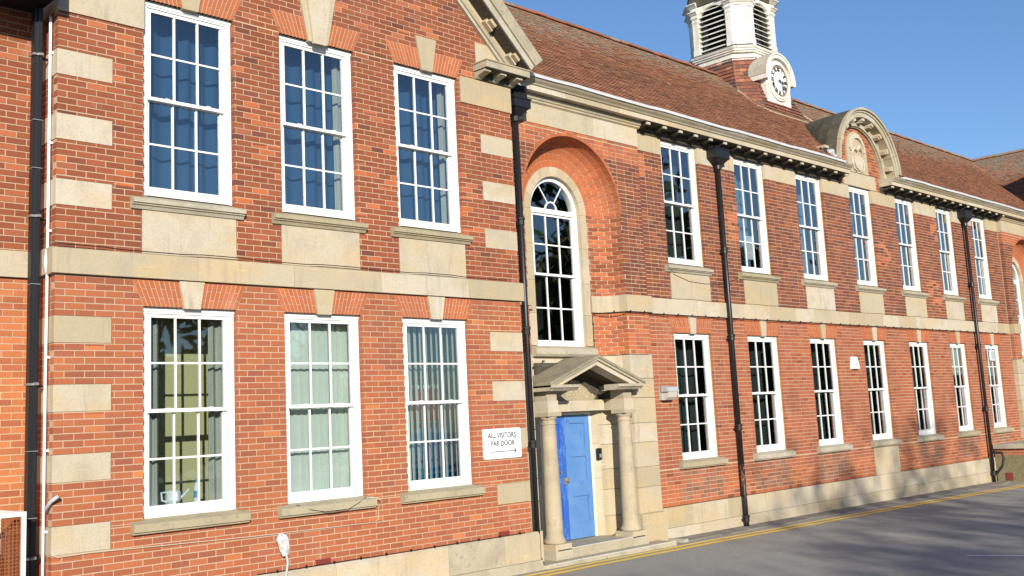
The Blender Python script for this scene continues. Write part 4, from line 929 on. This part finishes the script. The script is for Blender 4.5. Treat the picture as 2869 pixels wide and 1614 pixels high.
# ------------------------------------------------------------------ rooms behind the windows
def rooms():
    Q = empty('room_interior', (0, 0, 0), SB)
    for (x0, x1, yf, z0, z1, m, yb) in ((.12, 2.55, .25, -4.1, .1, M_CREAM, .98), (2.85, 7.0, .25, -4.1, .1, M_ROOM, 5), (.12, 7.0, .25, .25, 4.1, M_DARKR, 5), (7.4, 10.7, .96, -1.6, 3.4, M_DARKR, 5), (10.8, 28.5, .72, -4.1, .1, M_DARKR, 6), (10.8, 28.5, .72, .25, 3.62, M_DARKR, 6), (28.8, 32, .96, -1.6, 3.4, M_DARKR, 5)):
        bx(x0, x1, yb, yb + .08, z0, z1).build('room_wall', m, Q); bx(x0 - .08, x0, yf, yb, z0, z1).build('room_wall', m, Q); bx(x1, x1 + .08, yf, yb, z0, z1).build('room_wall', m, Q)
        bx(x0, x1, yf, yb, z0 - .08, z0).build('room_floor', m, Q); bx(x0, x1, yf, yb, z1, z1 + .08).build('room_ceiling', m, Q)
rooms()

def curtain(x0, x1, z0, z1, y, m, label, cat='curtain', grp=None, waves=7, amp=.022, pel=False):
    g = MB(); n = waves * 8; rs = []
    for i in range(n + 1):
        t = i / n; x = x0 + (x1 - x0) * t; ph = 2 * pi * waves * t + .9 * sin(t * 9); 
        rs.append((x, y + amp * sin(ph), y + amp * 1.25 * sin(ph + .25)))
    for (a, b) in zip(rs[:-1], rs[1:]):
        k = len(g.v); g.v += [(a[0], a[2], z0), (b[0], b[2], z0), (b[0], b[1], z1), (a[0], a[1], z1), (a[0], a[2] + .004, z0), (b[0], b[2] + .004, z0), (b[0], b[1] + .004, z1), (a[0], a[1] + .004, z1)]
        g.f += [(k, k + 1, k + 2, k + 3), (k + 7, k + 6, k + 5, k + 4)]; g.c += [ONE] * 2
    return tag(g.build('curtain', m, sm=True), label, cat, grp)
ordn = ['first', 'second', 'third', 'fourth', 'fifth', 'sixth', 'last']
pos3 = ['the left', 'the middle', 'the right']
CG = 'curtains hanging behind the windows'
for i, (a, b) in enumerate(WING):
    curtain(a - .05, b + .05, ZU0 - .1, ZU1 - .02, .42, C_BLUE, 'drawn blue curtain behind %s upper window of the gabled wing' % pos3[i], grp=CG, waves=6)
curtain(WING[1][1] - .16, WING[1][1] + .02, ZU0 - .1, ZU1, .30, C_PALE, 'pale curtain edge at the right of the middle upper window of the gabled wing', grp=CG, waves=2)
curtain(WING[2][1] - .16, WING[2][1] + .02, ZU0 - .1, ZU1, .30, C_PALE, 'pale curtain edge at the right of the right upper window of the gabled wing', grp=CG, waves=2)
curtain(WING[0][0] + .12, WING[0][0] + .31, ZG0, ZG1, .26, C_PALE, 'narrow pale curtain on the left side of the cream lit ground floor window', grp=CG, waves=2)
curtain(WING[0][1] - .24, WING[0][1] + .02, ZG0, ZG1, .27, C_PALE, 'gathered pale curtain on the right side of the cream lit ground floor window', grp=CG, waves=3)
for i, (a, b) in enumerate(MAIN):
    w_ = ordn[i]
    curtain(a - .05, b + .05, ZU0 - .1, 3.5, YM + .55, (C_DARK if i == 0 else C_GREYB), ('charcoal' if i == 0 else 'grey blue') + ' curtain behind the %s upper window right of the arched bay' % w_, grp=CG, waves=6)
    if i != 5: curtain(a - .05, b + .05, ZG0 - .1, ZG1, YM + .5, C_DARK, 'charcoal curtain behind the %s ground floor window right of the entrance' % w_, grp=CG, waves=6)
    xt = a + (.42, .5, .12, .10, .10, .1, .1)[i] * (b - a)
    if i in (0, 2, 3, 4): curtain(xt, xt + .13, ZG0 - .1, ZG1, YM + .40, C_TEAL, 'strip of teal cloth behind the %s ground floor window right of the entrance' % w_, grp=CG, waves=2)
for (x, z0, z1, y, w) in ((MAIN[1][0] + .55, 1.15, 3.4, YM + .42, .16), (MAIN[2][0] + .55, 1.1, 2.4, YM + .42, .30), (MAIN[3][0] + .1, 1.1, 3.4, YM + .42, .18), (MAIN[4][0] + .4, 1.1, 3.4, YM + .42, .25), (MAIN[5][0] + .35, 1.1, 3.4, YM + .42, .22), (MAIN[6][0] + .4, 1.1, 3.4, YM + .42, .25)):
    i = min(range(7), key=lambda k: abs(MAIN[k][0] - x) if x > MAIN[k][0] else 9)
    curtain(x, x + w, z0, z1, y, C_NET, 'pale net strip showing behind the %s upper window right of the arched bay' % ordn[i], grp=CG, waves=2)
# paper sheet, roller blind, notice
tag(bx(MAIN[1][0] + .50, MAIN[1][0] + .78, YM + .16, YM + .165, 1.32, 1.83).build('paper_sheet', M_SIGN), 'white sheet of paper stuck inside the second upper window right of the arched bay', 'paper')
t = thing('roller_blind', 'cream roller blind lowered a third of the way in the sixth ground floor window', 'blind'); a, b = MAIN[5]
bx(a + .08, b - .08, YM + .22, YM + .225, -1.17, -.40).build('blind_cloth', C_CREAM, t); bx(a + .08, b - .08, YM + .21, YM + .235, -1.20, -1.171).build('bottom_bar', M_SIGN, t)
t = thing('wall_vent_fan', 'white square ventilator fixed in the top pane of the last ground floor window', 'ventilator'); a, b = MAIN[6]
bx(a + .38, a + .66, YM + .02, YM + .06, -.80, -.50).build('vent_body', M_SIGN, t); bx(a + .41, a + .63, YM + .012, YM + .019, -.77, -.53).build('vent_grille', M_GREYP, t)
# vertical blinds of the middle and right ground floor windows of the wing
def vblind(a, b, y, ang, n, label, closed=0):
    t = thing('vertical_blind', label, 'blind', 'vertical blinds in the gabled wing')
    bx(a, b, y - .02, y + .02, ZG1 - .05, ZG1 - .01).build('head_rail', M_SIGN, t)
    me = MB().box(-.0625, .0625, -.0008, .0008, ZG0 + .06, ZG1 - .055).mesh('slat', C_SLAT)
    for i in range(n):
        inst(me, 'slat', t, (a + (b - a) * (i + .5) / n, y, 0), (0, 0, (radians(8) if i < closed else ang) + R.uniform(-.06, .06)))
vblind(WING[1][0], WING[1][1], .30, radians(14), 12, 'closed pale grey vertical blind filling the middle ground floor window of the gabled wing')
vblind(WING[2][0] - .02, WING[2][1], .30, radians(35), 12, 'half open vertical blind in the ground floor window beside the visitors sign', 3)
t = thing('filing_cupboard', 'tall blue cupboard seen through the half open blind beside the visitors sign', 'cupboard')
bx(5.80, 7.0, .95, 1.35, -4.1, -1.78).build('cupboard_body', M_BLUEC, t); bx(5.78, 7.0, .93, .949, -4.0, -1.9).build('cupboard_door', M_BLUEC, t)
t = thing('storage_box', 'red box standing on top of the blue cupboard behind the half open blind', 'box')
bx(5.86, 6.30, 1.0, 1.3, -1.775, -1.28).build('box_body', M_RED, t); bx(5.85, 6.31, .98, 1.32, -1.279, -1.22).build('box_lid', M_SIGN, t)
# things on the inner sill of the cream lit window
t = thing('teapot', 'white jug standing on the sill inside the cream lit ground floor window', 'jug')
MB().lathe([(.05, -2.60), (.085, -2.56), (.085, -2.47), (.07, -2.44)], 1.50, .24, 16).build('jug_body', M_SIGN, t); MB().tube([(1.42, .24, -2.46), (1.35, .24, -2.46), (1.36, .24, -2.55), (1.42, .24, -2.57)], .012, 6).build('handle', M_SIGN, t); MB().tube([(1.57, .24, -2.55), (1.64, .24, -2.50), (1.70, .24, -2.44)], [.02, .014, .01], 6).build('spout', M_SIGN, t)
t = thing('bottle', 'white and blue bottle on the sill inside the cream lit ground floor window', 'bottle')
MB().lathe([(.035, -2.60), (.035, -2.43), (.013, -2.37)], 1.80, .24, 12).build('bottle_body', M_SIGN, t); MB().lathe([(.013, -2.369), (.013, -2.33)], 1.80, .24, 10).build('bottle_cap', M_BLUEC, t); MB().lathe([(.0355, -2.55), (.0355, -2.47)], 1.80, .24, 12).build('bottle_label', M_BLUEC, t)
for a, b in WING: bx(a, b, .19, .27, ZG0 - .02, ZG0 + .12).build('inner_sill', M_SIGN, SB)

# ------------------------------------------------------------------ downpipes and hopper heads
def pipe(x, y, z0, z1, rings, m, label, grp, hopper=None, r=.045, rusty=None):
    t = thing('downpipe', label, 'downpipe', grp)
    MB().tube([(x, y, (rusty or z0)), (x, y, z1)], r, 14).build('pipe', m, t, sm=True)
    if rusty: MB().tube([(x, y, z0), (x, y, rusty)], r, 14).build('pipe', M_IRONR, t, sm=True, label='lower length of pipe with rust showing through the black paint')
    for z in rings:
        MB().lathe([(r + .004, z - .09), (r + .014, z - .085), (r + .014, z - .01), (r + .024, z), (r + .024, z + .03), (r + .006, z + .04)], x, y, 14).build('collar', m, t)
        bx(x - .085, x + .085, y + .01, y + .05, z - .06, z - .025).build('pipe_lug', m, t)
    if hopper:
        hx0, hx1, hy, hz0, hz1 = hopper
        h = bx(hx0, hx1, hy - .115, hy + .115, hz0, hz1).build('hopper_head', m, t)
        bx(hx0 - .015, hx1 + .015, hy - .13, hy + .1, hz1, hz1 + .02).build('hopper_rim', m, t)
        g = MB(); cx = x; g.rings([[(hx0 + .02, hy - .10, hz0), (hx1 - .02, hy - .10, hz0), (hx1 - .02, hy + .10, hz0), (hx0 + .02, hy + .10, hz0)][::-1], [(cx - .06, y - .06, hz0 - .13), (cx + .06, y - .06, hz0 - .13), (cx + .06, y + .06, hz0 - .13), (cx - .06, y + .06, hz0 - .13)][::-1]]).build('hopper_funnel', m, t)
        MB().lathe([(r + .01, hz0 - .22), (r + .022, hz0 - .21), (r + .022, hz0 - .13)], x, y, 14).build('collar', m, t)
        g = MB()
        for i in range(14): q = hx0 + (hx1 - hx0) * R.random(); g.tube([(q, hy + R.uniform(-.09, .09), hz1), (q + R.uniform(-.03, .03), hy + R.uniform(-.1, .09), hz1 + R.uniform(.03, .07))], .006, 4)
        g.build('debris', M_BARK, t, kind='stuff')
    return t
PG = 'black cast iron downpipes'
t = pipe(7.53, .19, -4.02, 3.14, (1.38, -.40, -2.19), M_IRON, 'black downpipe in the corner beside the porch, ending in a broken rusty shoe', PG, (7.36, 7.74, .14, 3.24, 3.38), rusty=-3.75)
MB().tube([(7.53, .19, -3.98), (7.535, .15, -4.06), (7.54, .05, -4.10)], [.062, .06, .05], 12).build('pipe_shoe', M_IRONR, t)
bx(7.36, 7.66, .02, .30, 3.38, 3.60).build('lead_outlet', M_SOFFIT, t)
pipe(13.575, .34, -4.14, 3.18, (1.39, -.375, -2.16, -3.93), M_IRON, 'black downpipe with rust near its foot, between the first and second tall windows', PG, (13.33, 13.82, .315, 3.27, 3.46), rusty=-2.9)
t = pipe(25.99, .34, -4.22, 3.20, (1.38, -.375, -2.14, -3.92), M_IRON, 'black downpipe before the last window with a short branch pipe at its foot', PG, (25.74, 26.24, .315, 3.27, 3.46))
MB().tube([(26.02, .30, -4.0), (26.06, .10, -3.75), (26.08, .06, -3.55), (26.07, .08, -3.40), (26.01, .30, -3.38)], .035, 10).build('branch_pipe', M_IRON, t)
t = thing('waste_pipe', 'square section black pipe with metal clamps in the recess at the far left', 'downpipe', PG)
bx(-.195, -.10, .16, .25, -4.15, 3.06).build('pipe', M_IRON, t); bx(-.16, -.115, .14, .1595, -4.15, 3.06).build('pipe_seam', M_IRON, t)
for z in (2.51, .655, -1.19, -3.015):
    g = MB().box(-.215, -.095, .135, .26, z - .012, z + .012); g.tube([(-.16, .13, z), (-.11, .12, z + .004)], .018, 6); g.build('pipe_clamp', M_METAL, t); bx(-.095, .0, .19, .23, z - .03, z - .012).build('clamp_arm', M_BLACK, t)
for z in (1.75, -.1, -1.9, -2.6, 1.2): bx(-.20, -.096, .137, .256, z - .002, z + .002).build('pipe_joint', M_GREYP, t)
t = thing('conduit', 'thin white plastic conduit running up the return of the gabled wing', 'cable')
MB().tube([(-.035, .13, -4.1), (-.035, .13, -1), (-.03, .13, .0), (-.06, .11, .15), (-.03, .13, .32), (-.03, .13, 2.96), (-.015, .16, 3.0)], .017, 8).build('conduit_pipe', M_SIGN, t, sm=True)
for z in (2.55, 1.5, .5, -.9, -1.9, -2.75, -3.6): bx(-.045, .0, .10, .125, z - .015, z + .01).build('conduit_clip', M_SIGN, t)
t = tag(MB().tube([(-.02, .08, -2.55), (-.05, .02, -2.50), (-.03, -.06, -2.43), (.03, -.10, -2.38)], [.012, .02, .022, .022], 8).build('cable_end', M_GREYP, sm=True), 'stub of grey pipe sticking out from the corner of the gabled wing', 'pipe')
# cables
def cable(pts, r, m, label, name='cable', clips=None):
    P = [];
    for (a, b) in zip(pts[:-1], pts[1:]):
        n = max(1, int((Vector(b) - Vector(a)).length / .12)); P += [tuple(Vector(a).lerp(Vector(b), i / n)) for i in range(n)]
    P.append(pts[-1]); o = MB().tube(P, r, 5).build(name, m, sm=True); tag(o, label, 'cable', 'cables clipped to the walls')
    if clips:
        g = MB()
        for c in clips: g.box(c[0] - .007, c[0] + .007, c[1] - .012, c[1] + .012, c[2] - .014, c[2] + .022)
        g.build('cable_clips', m, o, kind='stuff')
    return o
sag = lambda x: .012 * sin(x * 3.1) + .008 * sin(x * 7.3)
cable([(x * .25, -.058, .314 + (.018 if (x % 7) < 3 else .004)) for x in range(0, 29)], .006, M_BLACK, 'thin black cable lying along the top of the stone band of the gabled wing')
cable([(2.45 + (x - 2.45), -.018 if x < 2.46 else -.062, -3.512 + .003 * (x % 2)) for x in [2.45 + i * .24 for i in range(20)]], .0065, M_BLACK, 'black cable clipped along the plinth of the gabled wing', clips=[(2.7 + i * .42, -.062, -3.508) for i in range(11)])
cable([(10.95 + i * .3, YM - .058, -.008 + .008 * sin(i * 2.1)) for i in range(59)], .007, M_BLACK, 'black cable clipped under the stone band of the long range', clips=[(11.0 + i * .45, YM - .058, .002) for i in range(39)])
cable([(11.0 + i * .3, YM - .055, .312 + .006 * sin(i * 1.7)) for i in range(58)], .005, M_BLACK, 'black cable resting on top of the stone band of the long range')
cable([(9.80, .74, -.72), (9.795, .735, -.4), (9.80, .735, -.03), (9.86, .65, -.012), (10.2, .28, -.008), (10.5, .262, -.006), (10.93, .262, -.006), (10.98, .38, -.008)], .007, M_BLACK, 'black cable running round the splayed corner of the arched bay', clips=[(9.80, .74, -.5), (9.80, .74, -.2), (10.05, .44, -.004), (10.3, .262, -.002), (10.7, .262, -.002)])
cable([(7.68, .745, -1.24), (8.0, .743, -1.08), (8.5, .743, -.86)], .008, M_BLACK, 'black cable clipped to the wall just above the porch roof', clips=[(7.9, .745, -1.12), (8.2, .745, -.98), (8.45, .745, -.87)])
cable([(.0, -.012, -2.985), (.06, -.014, -3.02), (.4, -.014, -3.012), (1.15, -.014, -3.03), (2.45, -.014, -3.06), (3.47, -.014, -3.068), (4.24, -.014, -3.078), (4.30, -.014, -3.04), (4.305, -.014, -2.9), (4.30, -.10, -2.80), (4.25, -.10, -2.76), (4.10, .02, -2.735)], .0065, M_CABLEW, 'off white cable running low across the gabled wing and up to the middle window')
cable([(4.10, -.02, -2.735), (3.95, -.105, -2.78), (3.75, -.105, -2.86), (3.45, -.105, -2.87), (3.2, -.105, -2.82), (3.0, -.05, -2.74)], .0035, M_BLACK, 'loose dark wire sagging across the sill of the middle ground floor window')
cable([(11.72, YM - .09, .86), (11.95, YM - .02, .78), (12.4, YM - .02, .68), (12.9, YM - .02, .66), (13.5, YM - .01, .68), (14.1, YM - .02, .83)], .004, M_BLACK, 'thin wire drooping between the sills of the first two tall upper windows')
# wrapped cable end
t = thing('wrapped_cable_end', 'cable end wrapped in a crumpled silver bag on the lower wall', 'cable')
g = MB(); rs = []
for k, (z, r) in enumerate(((-3.06, .03), (-3.09, .07), (-3.14, .085), (-3.20, .075), (-3.26, .06), (-3.33, .045))):
    rs.append([(2.755 + .012 * k + r * cos(2 * pi * j / 9) * R.uniform(.8, 1.15), -.07 + r * .6 * sin(2 * pi * j / 9) * R.uniform(.8, 1.1), z + R.uniform(-.01, .01)) for j in range(9)])
g.rings(rs).build('bag', M_FOIL, t); MB().tube([(2.82, -.07, -3.30), (2.84, -.075, -3.42), (2.80, -.10, -3.55), (2.74, -.13, -3.66), (2.70, -.15, -3.8)], .016, 8).build('cable_tail', M_GREYP, t, sm=True)

# ------------------------------------------------------------------ fittings on the walls
t = thing('visitor_sign', 'white sign reading all visitors far door with an arrow, by the entrance corner', 'sign')
x0, x1, z0, z1 = 6.272, 7.062, -2.385, -1.94; rr = .03
pts = []
for cx, cz, a0 in ((x1 - rr, z0 + rr, -90), (x1 - rr, z1 - rr, 0), (x0 + rr, z1 - rr, 90), (x0 + rr, z0 + rr, 180)):
    pts += [(cx + rr * cos(radians(a0 + k * 30)), cz + rr * sin(radians(a0 + k * 30))) for k in range(4)]
MB().ext(pts, -.022, -.0045, 'y').build('sign_panel', M_SIGN, t)
for txt, xx, zz_ in (('ALL VISITORS:', 6.675, -2.045), ('FAR DOOR', 6.675, -2.165)):
    me = text_mesh(txt, .108, 'lettering', M_SIGNT, .0008, .0022); o = inst(me, 'lettering', t, (xx, -.0232, zz_), (pi / 2, 0, 0), (.92, 1, 1)); o['kind'] = 'stuff' if False else 'thing'
    del o['kind']
MB().box(6.42, 6.93, -.0235, -.0222, -2.287, -2.275).ext([(6.93, -2.245), (6.955, -2.281), (6.93, -2.317), (6.915, -2.305), (6.93, -2.281), (6.915, -2.257)], -.0235, -.0222, 'y').build('arrow', M_SIGNT, t)
t = thing('wall_lamp', 'grey bulkhead lamp with a frosted lens beside the first ground floor window', 'lamp')
bx(11.20, 11.49, YM - .07, YM - .003, -1.60, -1.34).build('lamp_back', M_GREYP, t)
MB().ext([(YM - .07, -1.335), (YM - .20, -1.37), (YM - .23, -1.42), (YM - .23, -1.45), (YM - .07, -1.45)], 11.18, 11.51, 'x').build('lamp_hood', M_GREYP, t)
MB().ext([(YM - .07, -1.452), (YM - .22, -1.452), (YM - .19, -1.55), (YM - .12, -1.60), (YM - .07, -1.60)], 11.215, 11.475, 'x').build('lamp_lens', M_LENS, t)
t = thing('alarm_box', 'white tapered alarm box on the brickwork between two ground floor windows', 'alarm box')
A = [(18.60, -.745), (18.86, -.745), (18.98, -1.045), (18.56, -1.045)]
MB().rings([[(18.62, YM - .004, -.745), (18.82, YM - .004, -.745), (18.89, YM - .004, -1.045), (18.55, YM - .004, -1.045)], [(18.63, YM - .07, -.755), (18.81, YM - .07, -.755), (18.88, YM - .09, -1.03), (18.56, YM - .09, -1.03)]]).build('alarm_cover', M_SIGN, t)
for k in range(5): MB().box(18.64 + k * .035, 18.66 + k * .035, YM - .0865, YM - .0845, -.945 + .01 * (k % 2), -.915 + .008 * (k % 3)).build('blue_mark', M_BLUEC, t)
t = thing('door_entry_keypad', 'black entry keypad on the stone jamb right of the blue door', 'keypad')
bx(9.715, 9.80, .715, .765, -2.58, -2.385).build('keypad_body', M_IRON, t)
for k in range(9): bx(9.73 + (k % 3) * .02, 9.744 + (k % 3) * .02, .711, .7145, -2.50 - (k // 3) * .022, -2.486 - (k // 3) * .022).build('key', M_GREYP, t)
bx(9.725, 9.79, .711, .7145, -2.46, -2.41).build('keypad_display', M_SOFFIT, t)
for i, (a, b, lb) in enumerate(((3.302, 3.528, 'red air brick low in the wing wall below the middle window'), (6.522, 6.743, 'red air brick low in the wing wall near the entrance corner'))):
    t = thing('air_brick', lb, 'air brick', 'red air bricks'); g = MB(); za, zb_ = -3.525, -3.455
    g.box(a, b, .012, .08, za, zb_)
    for k in range(4): zc_ = za + k * .0225; g.box(a, b, -.001, .0115, zc_, zc_ + .006)
    for k in range(9): xk = a + (b - a - .01) * k / 8; g.box(xk, xk + .01, -.0015, .0118, za, zb_)
    g.build('air_brick_body', M_VENT, t)
# cage at the far left with a condenser in it
t = thing('equipment_cage', 'white framed mesh cage against the recessed wall at the lower left', 'cage')
g = MB(); cx0, cx1, cy0, cy1, cz0, cz1 = -1.6, -.37, -.22, .44, -4.1, -2.50
for x in (cx0, cx1):
    for y in (cy0, cy1): g.box(x - .022, x + .022, y - .022, y + .022, cz0, cz1 - .045)
for y in (cy0, cy1): g.box(cx0, cx1 + .022, y - .022, y + .022, cz1 - .045, cz1)
for x in (cx0, cx1): g.box(x - .022, x + .022, cy0 + .022, cy1 - .022, cz1 - .045, cz1)
g.build('cage_frame', M_CAGE, t)
g = MB(); M_MESH = mat('brown_mesh', (.30, .10, .04), .6)
for i in range(34):
    x = cx1 - .03 - i * .036
    g.box(x - .003, x + .003, cy0 - .003, cy0 + .003, cz0, cz1 - .05)
for i in range(43): z = cz1 - .07 - i * .036; g.box(cx0, cx1 - .02, cy0 - .006, cy0 - .0035, z - .003, z + .003)
for i in range(17): y = cy0 + .04 + i * .036; g.box(cx1 - .003, cx1 + .003, y - .003, y + .003, cz0, cz1 - .05)
for i in range(43): z = cz1 - .07 - i * .036; g.box(cx1 + .0035, cx1 + .006, cy0 + .02, cy1 - .02, z - .003, z + .003)
g.build('wire_mesh', M_MESH, t, kind='stuff')
t = thing('condenser_unit', 'cream louvred cooling unit standing inside the mesh cage', 'cooling unit')
bx(-1.5, -.62, -.05, .30, -4.05, -2.80).build('unit_case', mat('cream_metal', (.62, .50, .26), .5), t)
me = bx(-1.48, -.64, -.066, -.0505, 0, .012).mesh('fin', M_METAL)
for k in range(30): inst(me, 'fin', t, (0, 0, -2.88 - k * .036))
# low walled step at the far end
t = thing('low_wall', 'low rendered wall with a stone coping projecting from the far end of the building', 'low wall')
bx(26.42, 28.6, -.62, .41, -4.40, -3.485).build('render_plinth', M_ROUGH, t)
w = brickwork('wall', t, (26.42, .41), (0, -1), (1, 0), 0, 1.02, -3.484, -3.30, [], 'lo')
bx(26.46, 28.6, -.60, .41, -3.483, -3.30).build('wall_core', M_MORTAR, t)
bx(26.34, 28.7, -.72, .41, -3.298, -3.165).build('coping', M_STONE_W, t)
g = MB().box(26.405, 26.419, -.02, .16, -4.17, -3.96)
for k in range(6): g.box(26.398, 26.4045, -.02, .16, -4.16 + k * .034, -4.145 + k * .034)
g.build('vent_grille', M_VENT, t)

# ------------------------------------------------------------------ trees across the road (seen in the glass and by their shadows)
def tree_meshes(seed, h, cr, n, cb=.28, leaf=.16, bare=.0):
    rg = random.Random(seed); tr = MB()
    tr.tube([(0, 0, -.3), (.05, .02, h * .2), (-.05, .06, h * .45), (.03, 0, h * .75)], [h * .028, h * .022, h * .015, h * .006], 8)
    cl = []
    for i in range(26):
        z = h * rg.uniform(cb, .95); a = rg.uniform(0, 2 * pi); env = cr * sqrt(max(.05, 1 - ((z / h - .58) / .46) ** 2)); r = env * rg.uniform(.35, .95)
        p = Vector((r * cos(a), r * sin(a), z)); b = Vector((0, 0, max(z - r * .8, h * .18)))
        mid = b.lerp(p, .5) + Vector((rg.uniform(-.2, .2), rg.uniform(-.2, .2), .2)); tr.tube([b, mid, p], [h * .008, h * .005, h * .002], 5); cl.append((p, cr * rg.uniform(.16, .34)))
    lf = MB()
    for i in range(n):
        p, s = rg.choice(cl); q = p + Vector((rg.gauss(0, s * .6), rg.gauss(0, s * .6), rg.gauss(0, s * .45)))
        a = Vector((rg.gauss(0, 1), rg.gauss(0, 1), rg.gauss(0, 1))).normalized(); b = a.orthogonal().normalized(); w = leaf * rg.uniform(.6, 1.3)
        k = len(lf.v); lf.v += [tuple(q - a * w), tuple(q + b * w * .5), tuple(q + a * w), tuple(q - b * w * .5)]; lf.f.append((k, k + 1, k + 2, k + 3)); lf.c.append(rg.choice([(.05, .085, .02), (.065, .10, .025), (.035, .065, .018), (.09, .10, .03)]))
    return tr.mesh('trunk', M_BARK), lf.mesh('crown', M_LEAF)
TM = [tree_meshes(1, 12, 4.6, 3600, leaf=.14), tree_meshes(2, 12, 3.6, 3000, leaf=.14), tree_meshes(3, 12, 5.4, 3800, cb=.2, leaf=.14), tree_meshes(5, 12, 4.8, 15000, cb=.12, leaf=.36)]
def tree(k, x, y, h, rot, label):
    t = thing('broadleaf_tree', label, 'tree', 'trees across the road', loc=(x, y, zg(x)))
    s = h / 12; t.scale = (s, s, s); t.rotation_euler = (0, 0, rot)
    for me, nm in zip(TM[k], ('trunk', 'crown')):
        o = bpy.data.objects.new(nm, me); COL.objects.link(o); o.parent = t
def hedge(x0, x1, y, h, label):
    rg = random.Random(11); g = MB(); rs = []; n = 150
    for i in range(n + 1):
        x = x0 + (x1 - x0) * i / n; yy = y - (x - x0) * .22; hh = h * (1 + .07 * sin(i * .9) + .05 * sin(i * 2.3) + rg.uniform(-.03, .03)); z = zg(x); r = []
        for k, (dy, dz) in enumerate(((.9, -.3), (1.1, .25), (1.0, .6), (.8, .88), (.3, 1), (-.3, 1), (-.8, .88), (-1.1, .4), (-.9, -.3))): r.append((x, yy + dy * (1 + rg.uniform(-.15, .15)), z + hh * dz * (1 + rg.uniform(-.03, .03))))
        rs.append(r)
    g.rings(rs, True, (.035, .055, .02)); g2 = MB()
    t = thing('added_hedge', label, 'hedge'); g.build('hedge_body', M_LEAF, t)
    for i in range(9000):
        x = rg.uniform(x0, x1); yy = y - (x - x0) * .22 + 1.1 + rg.uniform(-.2, .35); z = zg(x) + rg.uniform(0, h * 1.06); q = Vector((x, yy, z)); a = Vector((rg.gauss(0, 1), rg.gauss(0, .5), rg.gauss(0, 1))).normalized(); b = a.orthogonal().normalized(); k = len(g2.v); w = .22
        g2.v += [tuple(q - a * w), tuple(q + b * w * .5), tuple(q + a * w), tuple(q - b * w * .5)]; g2.f.append((k, k + 1, k + 2, k + 3)); g2.c.append(rg.choice([(.05, .085, .02), (.065, .10, .025), (.035, .065, .018)]))
    g2.build('foliage', M_LEAF, t, kind='stuff')
hedge(32, 170, -24, 6.0, 'unseen dark green hedge added across the road to darken the window reflections')  # out of view, added to close bright sky gaps in the lower panes' reflections
TREES = [(0, -4.5, -38, 17.3, 0), (2, -11, -34, 12.2, 1), (1, -7.5, -37, 13.2, .7), (1, -16.5, -31, 10.4, 2), (0, 3.5, -41, 15.2, 3.5), (2, 11, -40, 13.8, 4), (1, -22, -33, 9.6, 5),
         (3, 33.5, -21, 15.0, 1.2), (3, 47, -20, 11, 2.2), (3, 56, -24, 9, .4), (3, 66, -27, 9, 3), (3, 76, -31, 9, 1), (3, 88, -34, 10, 2), (3, 101, -40, 11, 0), (3, 118, -46, 12, 2), (3, 138, -54, 13, 1), (3, 22, -42, 13.5, 2), (3, 33, -44, 10.5, 1), (3, 12, -46, 10, 1)]
for i, (k, x, y, h, r) in enumerate(TREES): tree(k, x, y, h, r, 'leafy tree standing across the road from the school building')
